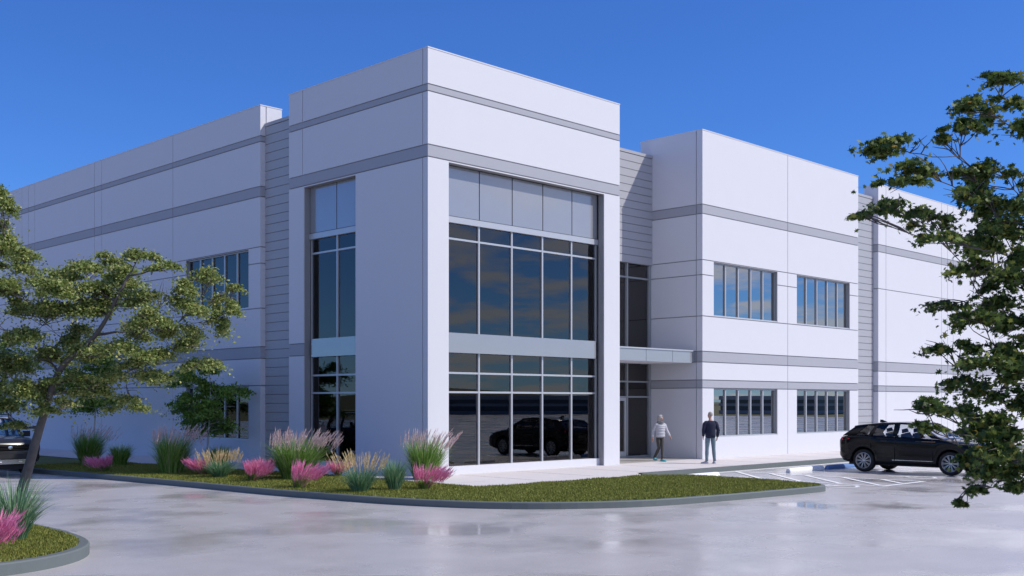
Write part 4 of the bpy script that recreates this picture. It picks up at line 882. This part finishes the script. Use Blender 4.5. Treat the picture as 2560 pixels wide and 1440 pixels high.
SUV2 = dict(W=0.985, xr=-0.95, xf=3.80, wb=2.85, rw=0.41, rr=0.25, fr=0.30, taper=0.10, paint='paint2', crown=0.03, spokes=6, spoil=-0.86,
    bot=[(-0.95, 0.55), (-0.7, 0.42), (0, 0.40), (2.85, 0.40), (3.4, 0.42), (3.80, 0.55)],
    sh=[(-0.95, 1.12), (-0.85, 1.16), (0, 1.20), (1.5, 1.20), (2.4, 1.17), (3.2, 1.12), (3.6, 1.08), (3.80, 0.98)],
    top=[(-0.95, 1.12), (-0.85, 1.18), (0, 1.20), (2.3, 1.19), (2.6, 1.20), (3.2, 1.18), (3.6, 1.14), (3.80, 1.02)],
    belt=[(-0.95, 1.18), (1.5, 1.20), (2.7, 1.18)], roof=[(-0.9, 1.77), (0, 1.80), (1.0, 1.81), (1.9, 1.78)],
    side=[('p', (-0.86, -0.80), (-0.70, -0.66)), ('g', (-0.70, -0.66), (0.10, 0.12)), ('p', (0.10, 0.12), (0.22, 0.22)), ('g', (0.22, 0.22), (1.05, 1.05)), ('p', (1.05, 1.05), (1.18, 1.17)), ('g', (1.18, 1.17), (2.25, 1.76)), ('p', (2.25, 1.76), (2.50, 1.90))],
    seats=[(1.55, -0.42), (1.55, 0.42), (0.6, -0.42), (0.6, 0.42)], extra=extra2)
car('parked_offroader', (-7.66, 14.3, 0.0), R(-90), 'charcoal boxy off-road car at the left edge facing the viewer', SUV2)

# ---------------------------------------------------------------- people
def skin_body(root, V, Ed, rad, m):
    me = bpy.data.meshes.new('body'); me.from_pydata([tuple(v) for v in V], Ed, []); o = link('body', me, m, root)
    bm = bmesh.new(); bm.from_mesh(me); ly = bm.verts.layers.skin.verify() if hasattr(bm.verts.layers.skin, 'verify') else bm.verts.layers.skin.new()
    for v, r in zip(bm.verts, rad):
        v[ly].radius = (r, r) if not isinstance(r, tuple) else r
        v[ly].use_root = (v.index == 0)
    bm.to_mesh(me); bm.free()
    md = o.modifiers.new('Skin', 'SKIN'); md.use_smooth_shade = True; md = o.modifiers.new('Subdivision', 'SUBSURF'); md.levels = 1; md.render_levels = 2; return o
def person(loc, rz, label, J, mats_, style):
    root = empty('person', loc, rz); tag(root, label, 'person', 'people by the entrance')
    V = []; Ed = []; Rd = []
    def add(p, r, par=None):
        V.append(p); Rd.append(r); i = len(V) - 1
        if par is not None: Ed.append((par, i))
        return i
    pel = add(J['pelvis'], 0.095); sp = add(J['spine'], 0.105, pel); ch = add(J['chest'], 0.12, sp); nb = add(J['neckb'], 0.062, ch); nk = add(J['neck'], 0.052, nb)
    hv = Vector(J['head']); hf = Vector(J['hdir'])
    h1 = add(tuple(hv + Vector((0, 0, -0.055)) + hf * 0.018), 0.062, nk); h2 = add(tuple(hv + Vector((0, 0, 0.01)) + hf * 0.008), 0.080, h1); h3 = add(tuple(hv + Vector((0, 0, 0.075))), 0.066, h2)
    add(tuple(hv + Vector((0, 0, -0.02)) + hf * 0.105), 0.013, h2)      # nose
    for s in ('l', 'r'):
        sh = add(J[s + 'sh'], 0.058, ch); el = add(J[s + 'el'], 0.042, sh); wr = add(J[s + 'wr'], 0.027, el)
        d = (Vector(J[s + 'wr']) - Vector(J[s + 'el'])).normalized(); sd = Vector((1 if s == 'r' else -1, 0, 0)); fwd = sd.cross(d).normalized() * (1 if s == 'r' else -1)
        fwd = Vector((0, 1, 0)) - d * d.y; fwd.normalize()
        wv = Vector(J[s + 'wr']); pm = add(tuple(wv + d * 0.06), 0.026, wr); inn = -sd
        for q, (o_, ln) in enumerate(((0.030, 0.068), (0.010, 0.078), (-0.010, 0.072), (-0.028, 0.056))):
            k1 = add(tuple(wv + d * 0.095 + fwd * o_), 0.0095, pm); k2 = add(tuple(wv + d * (0.095 + ln * 0.55) + fwd * o_ + inn * 0.010), 0.0085, k1); add(tuple(wv + d * (0.095 + ln * 0.9) + fwd * o_ * 0.9 + inn * 0.030), 0.007, k2)
        t1 = add(tuple(wv + d * 0.045 + fwd * 0.034), 0.011, pm); add(tuple(wv + d * 0.090 + fwd * 0.050 + inn * 0.015), 0.009, t1)
        hp = add(J[s + 'hp'], 0.062, pel); kn = add(J[s + 'kn'], 0.052, hp); an = add(J[s + 'an'], 0.036, kn); add(tuple(Vector(J[s + 'an']) + Vector(J[s + 'ft']) * 0.10 + Vector((0, 0, -0.045))), 0.03, an)
    skin_body(root, V, Ed, Rd, mats_['skin'])
    # trousers
    m = MB()
    for s in ('l', 'r'):
        hp, kn, an = [Vector(J[s + q]) for q in ('hp', 'kn', 'an')]
        m.tube([hp + Vector((0, 0, 0.0)), hp.lerp(kn, 0.25), hp.lerp(kn, 0.65), kn, kn.lerp(an, 0.35), kn.lerp(an, 0.75), an + Vector((0, 0, 0.0))], [(r * style['leg'], r * style['leg'] * 1.05) for r in (0.080, 0.088, 0.076, 0.064, 0.066, 0.055, 0.050)], 14)
    pv = Vector(J['pelvis']); m.tube([pv + Vector((0, 0, -0.10)), pv + Vector((0, 0, -0.03)), pv + Vector((0, 0, 0.06)), pv + Vector((0, 0, 0.13))], [(0.135, 0.095), (0.172, 0.118), (0.168, 0.116), (0.15, 0.10)], 18)
    m.build('trousers', mats_['trousers'], root, smooth=True)
    # top
    m = MB(); c, sp_, nbv = Vector(J['chest']), Vector(J['spine']), Vector(J['neckb']); bt = style['bulk']
    prof = [(pv.lerp(sp_, 0.02) + Vector((0, 0, style['hem'])), 0.158, 0.112), (pv.lerp(sp_, 0.5) + Vector((0, 0, style['hem'] * 0.5)), 0.166, 0.118), (sp_, 0.158, 0.115), (sp_.lerp(c, 0.5), 0.168, 0.122), (c, 0.182, 0.125), (c.lerp(nbv, 0.45), 0.175, 0.110), (c.lerp(nbv, 0.75), 0.135, 0.088), (nbv, 0.075, 0.068)]
    ring = []
    if style['puff']:
        pr2 = []
        for (p0, a0, b0), (p1, a1, b1) in zip(prof[:-2], prof[1:-1]):
            pr2 += [(p0, a0, b0), (p0.lerp(p1, 0.15), a0 * 1.06, b0 * 1.09), (p0.lerp(p1, 0.5), (a0 + a1) / 2 * 1.10, (b0 + b1) / 2 * 1.14), (p0.lerp(p1, 0.85), a1 * 1.06, b1 * 1.09)]
        prof = pr2 + prof[-2:]
    m.tube([p for p, a, b_ in prof], [(a * bt, b_ * bt) for p, a, b_ in prof], 20)
    for s in ('l', 'r'):
        sh, el, wr = [Vector(J[s + q]) for q in ('sh', 'el', 'wr')]; inn = Vector((-sh.x * 0.62, 0, 0.0))
        pts = [sh + inn, sh + inn * 0.45 + Vector((0, 0, -0.006)), sh + inn * 0.12 + Vector((0, 0, -0.022)), sh.lerp(el, 0.16), sh.lerp(el, 0.36), sh.lerp(el, 0.7), el, el.lerp(wr, 0.4), el.lerp(wr, 0.8), wr]; rr = [0.05, 0.062, 0.070, 0.072, 0.067, 0.060, 0.056, 0.053, 0.046, 0.040]
        m.tube(pts, [r * bt for r in rr], 12)
    m.build(style['top_name'], mats_['top'], root, smooth=True)
    if style.get('hem_band'):
        p0 = prof[0][0]; m = MB(); m.tube([p0 + Vector((0, 0, -0.03)), p0 + Vector((0, 0, 0.02))], [(0.150 * bt, 0.110 * bt)] * 2, 20); m.build('hem', mats_['top'], root)
    # shoes
    for s in ('l', 'r'):
        an = Vector(J[s + 'an']); ft = Vector(J[s + 'ft']); side_ = Vector((-ft.y, ft.x, 0)).normalized()
        heel = an - ft.normalized() * 0.055 + Vector((0, 0, J.get(s + 'lift', 0) - 0.0)); m = MB(); vs = []
        st = [(0.0, 0.030, 0.055), (0.03, 0.040, 0.095), (0.10, 0.042, 0.100), (0.17, 0.044, 0.070), (0.24, 0.043, 0.052), (0.28, 0.028, 0.040), (0.295, 0.010, 0.030)]
        zf = an.z - J['ank']
        for (u, hw, hh) in st:
            ccc = Vector((an.x, an.y, 0)) + ft.normalized() * (u - 0.075); tilt = ft.z * max(0, 0)
            for (sy, sz) in ((-1, 0), (1, 0), (1.05, 0.35), (0.75, 0.9), (0, 1.0), (-0.75, 0.9), (-1.05, 0.35)):
                p = ccc + side_ * (hw * sy); vs.append((p.x, p.y, zf + hh * sz + max(0.0, (0.15 - u)) * J.get(s + 'tilt', 0)))
        n = 7; m.add(vs, [(i * n + j, i * n + (j + 1) % n, (i + 1) * n + (j + 1) % n, (i + 1) * n + j) for i in range(len(st) - 1) for j in range(n)] + [tuple(range(n)), tuple((len(st) - 1) * n + j for j in range(n))])
        m.build('shoe', mats_['shoe'], root, smooth=True)
    # hair, eyes, mouth
    m = MB(); nl, nm = 12, 16; vs = []; fs = []; sdv = Vector((hf.y, -hf.x, 0))
    keep = style['hair']
    for i in range(nl + 1):
        ph = math.pi * (i / nl) * keep['ext']
        for j in range(nm):
            th_ = 2 * math.pi * j / nm; fx = math.cos(th_)
            front = max(0, fx) ** 2; ph2 = ph * (1 - keep['face'] * front)
            r_ = keep['r'] * (1 + 0.04 * math.sin(5 * th_ + i))
            zz = math.cos(ph2) * 0.105 - max(0, ph2 - 1.6) * keep['drop']
            p = hv + Vector((0, 0, 0.03)) + hf * (fx * math.sin(min(ph2, 1.75)) * r_ * 1.08 - 0.008) + sdv * (math.sin(th_) * math.sin(min(ph2, 1.75)) * r_) + Vector((0, 0, zz)); vs.append(tuple(p))
    fs = [(i * nm + j, i * nm + (j + 1) % nm, (i + 1) * nm + (j + 1) % nm, (i + 1) * nm + j) for i in range(nl) for j in range(nm)]
    m.add(vs, fs); hr = m.build('hair', mats_['hair'], root, smooth=True); md = hr.modifiers.new('s', 'SOLIDIFY'); md.thickness = 0.012; md.offset = -1
    for s in (-1, 1):
        e = hv + hf * 0.078 + sdv * (0.032 * s) + Vector((0, 0, 0.018)); m = MB(); m.tube([e - sdv * 0.014, e, e + sdv * 0.014], [0.002, 0.008, 0.002], 8); m.build('eye', M['trim'], root)
        a = hv + sdv * (0.080 * s) + Vector((0, 0, -0.005)); m = MB(); m.tube([a + Vector((0, 0, -0.03)), a + sdv * (0.012 * s), a + Vector((0, 0, 0.03))], [0.006, 0.014, 0.008], 8); m.build('ear', mats_['skin'], root, smooth=True)
    e = hv + hf * 0.080 + Vector((0, 0, -0.058)); m = MB(); m.tube([e - sdv * 0.022, e + hf * 0.006, e + sdv * 0.022], [0.003, 0.007, 0.003], 8); m.build('mouth', mats_['lip'], root)
    if style.get('scarf'):
        m = MB(); cpt = nbv + Vector((0, 0.012, 0.03)); ring_ = [cpt + Vector((0.088 * math.cos(t), 0.082 * math.sin(t), 0.018 * math.sin(2 * t))) for t in [2 * math.pi * q / 16 for q in range(17)]]
        m.tube(ring_, 0.034, 8); ring_ = [cpt + Vector((0.082 * math.cos(t), 0.085 * math.sin(t) + 0.01, -0.045 + 0.012 * math.cos(2 * t))) for t in [2 * math.pi * q / 16 for q in range(17)]]; m.tube(ring_, 0.036, 8)
        m.build('scarf', mats_['scarf'], root, smooth=True)
    return root
sk = mat('skin', (0.52, 0.30, 0.23), 0.55, var=0.05); lip = mat('lips', (0.40, 0.14, 0.13), 0.5)
man = dict(pelvis=(0, 0, 0.97), spine=(0, 0.005, 1.14), chest=(0, 0.0, 1.33), neckb=(0, -0.005, 1.49), neck=(0, 0.0, 1.545), head=(0, 0.02, 1.665), hdir=(-0.62, 0.78, 0), ank=0.085,
    lsh=(-0.185, 0, 1.425), lel=(-0.255, -0.04, 1.17), lwr=(-0.235, 0.06, 0.96), rsh=(0.185, 0, 1.425), rel=(0.27, -0.03, 1.16), rwr=(0.265, 0.05, 0.93),
    lhp=(-0.092, 0, 0.93), lkn=(-0.115, 0.02, 0.52), lan=(-0.135, -0.01, 0.085), lft=(-0.75, 0.65, 0), rhp=(0.092, 0, 0.93), rkn=(0.125, 0.03, 0.52), ran=(0.15, 0.0, 0.085), rft=(0.1, 1.0, 0))
pm_ = gnd(1776, 1159, 0.15)
person((pm_.x, pm_.y, 0.151), R(52 - 90), 'standing person seen from behind in navy sweater and light jeans', man,
    dict(skin=sk, lip=lip, trousers=mat('light_jeans', (0.15, 0.21, 0.25), 0.85, var=0.2, scale=14), top=mat('navy_knit', (0.012, 0.016, 0.042), 0.95, var=0.2, scale=30, bump=0.3, bscale=120), shoe=mat('grey_sneaker', (0.42, 0.42, 0.48), 0.7), hair=mat('short_grey_hair', (0.36, 0.31, 0.28), 0.8, var=0.3, scale=60)),
    dict(leg=1.0, bulk=1.13, hem=-0.06, puff=False, top_name='sweater', hem_band=True, hair=dict(ext=0.60, face=0.45, r=0.083, drop=0.0)))
wom = dict(pelvis=(0, 0, 0.91), spine=(0.0, 0.005, 1.07), chest=(0, 0.0, 1.235), neckb=(0, 0.0, 1.385), neck=(0, 0.005, 1.435), head=(0.01, 0.03, 1.545), hdir=(-0.35, 0.94, 0), ank=0.085,
    lsh=(-0.165, 0, 1.33), lel=(-0.265, 0.02, 1.10), lwr=(-0.35, 0.10, 0.90), rsh=(0.165, 0, 1.33), rel=(0.25, -0.06, 1.09), rwr=(0.30, -0.02, 0.86),
    lhp=(-0.085, 0, 0.87), lkn=(-0.03, 0.10, 0.49), lan=(0.0, 0.15, 0.088), lft=(-0.1, 1.0, 0), rhp=(0.085, 0, 0.87), rkn=(0.06, 0.02, 0.47), ran=(0.11, -0.20, 0.115), rft=(0.15, 1.0, 0), rtilt=0.25)
pw = gnd(1650, 1153, 0.15)
person((pw.x, pw.y, 0.151), R(250 - 90), 'walking person in a pale quilted jacket, grey scarf and turquoise shoes', wom,
    dict(skin=sk, lip=lip, trousers=mat('dark_leggings', (0.055, 0.052, 0.048), 0.85, var=0.2, scale=14), top=mat('silver_quilted', (0.42, 0.42, 0.46), 0.55, var=0.08, scale=20), shoe=mat('turquoise_shoe', (0.08, 0.42, 0.48), 0.6), hair=mat('grey_bob_hair', (0.36, 0.35, 0.34), 0.7, var=0.35, scale=50), scarf=mat('grey_scarf', (0.16, 0.16, 0.19), 0.95, var=0.2, scale=30)),
    dict(leg=0.86, bulk=1.12, hem=-0.05, puff=True, top_name='jacket', scarf=True, hair=dict(ext=0.84, face=0.62, r=0.102, drop=0.12)))

# ---------------------------------------------------------------- surroundings seen only in reflections and from the side
def hill(name, cx_, cy_, rx_, ry_, h, seed):
    r_ = np.random.default_rng(seed); n = 40; m = MB(); vs = []
    for i in range(n + 1):
        for j in range(n + 1):
            u, v = -1 + 2 * i / n, -1 + 2 * j / n; rr = min(1, math.hypot(u, v)); z = h * (math.cos(rr * math.pi) * 0.5 + 0.5) * (0.75 + 0.25 * math.sin(u * 4 + seed) * math.cos(v * 5)) - 0.3
            vs.append((cx_ + u * rx_, cy_ + v * ry_, z))
    m.add(vs, [(i * (n + 1) + j, (i + 1) * (n + 1) + j, (i + 1) * (n + 1) + j + 1, i * (n + 1) + j + 1) for i in range(n) for j in range(n)]); tag(m.build(name, M['hill'], smooth=True), kind='structure')
hill('hillside', 420, -520, 300, 220, 12, 1); hill('hillside', 180, -620, 260, 200, 9, 3); hill('hillside', -420, 300, 260, 260, 22, 5)
def neighbour(loc, rz, sx, sy, fl, label):
    r_ = empty('neighbouring_building', loc, rz); tag(r_, label, 'building', 'buildings across the lot')
    b = MB(); b.box(-sx / 2, sx / 2, -sy / 2, sy / 2, -0.1, fl * 3.0); b.build('wall', mat('neighbour_dark', (0.13, 0.135, 0.14), 0.5), r_)
    for (z0_, z1_) in ((-0.05, 0.6), (1.45, 1.95), (2.65, 3.4)):
        b = MB(); b.box(-sx / 2 - 0.25, sx / 2 + 0.25, -sy / 2 - 0.25, sy / 2 + 0.25, z0_, z1_); b.build('spandrel_band', M['siding'], r_)
neighbour((112, -128, 0), R(25), 60, 18, 1, 'single storey office block with pale bands across the parking lot')
neighbour((185, -95, 0), R(-15), 50, 18, 1, 'farther single storey office block with pale bands beyond the lot')
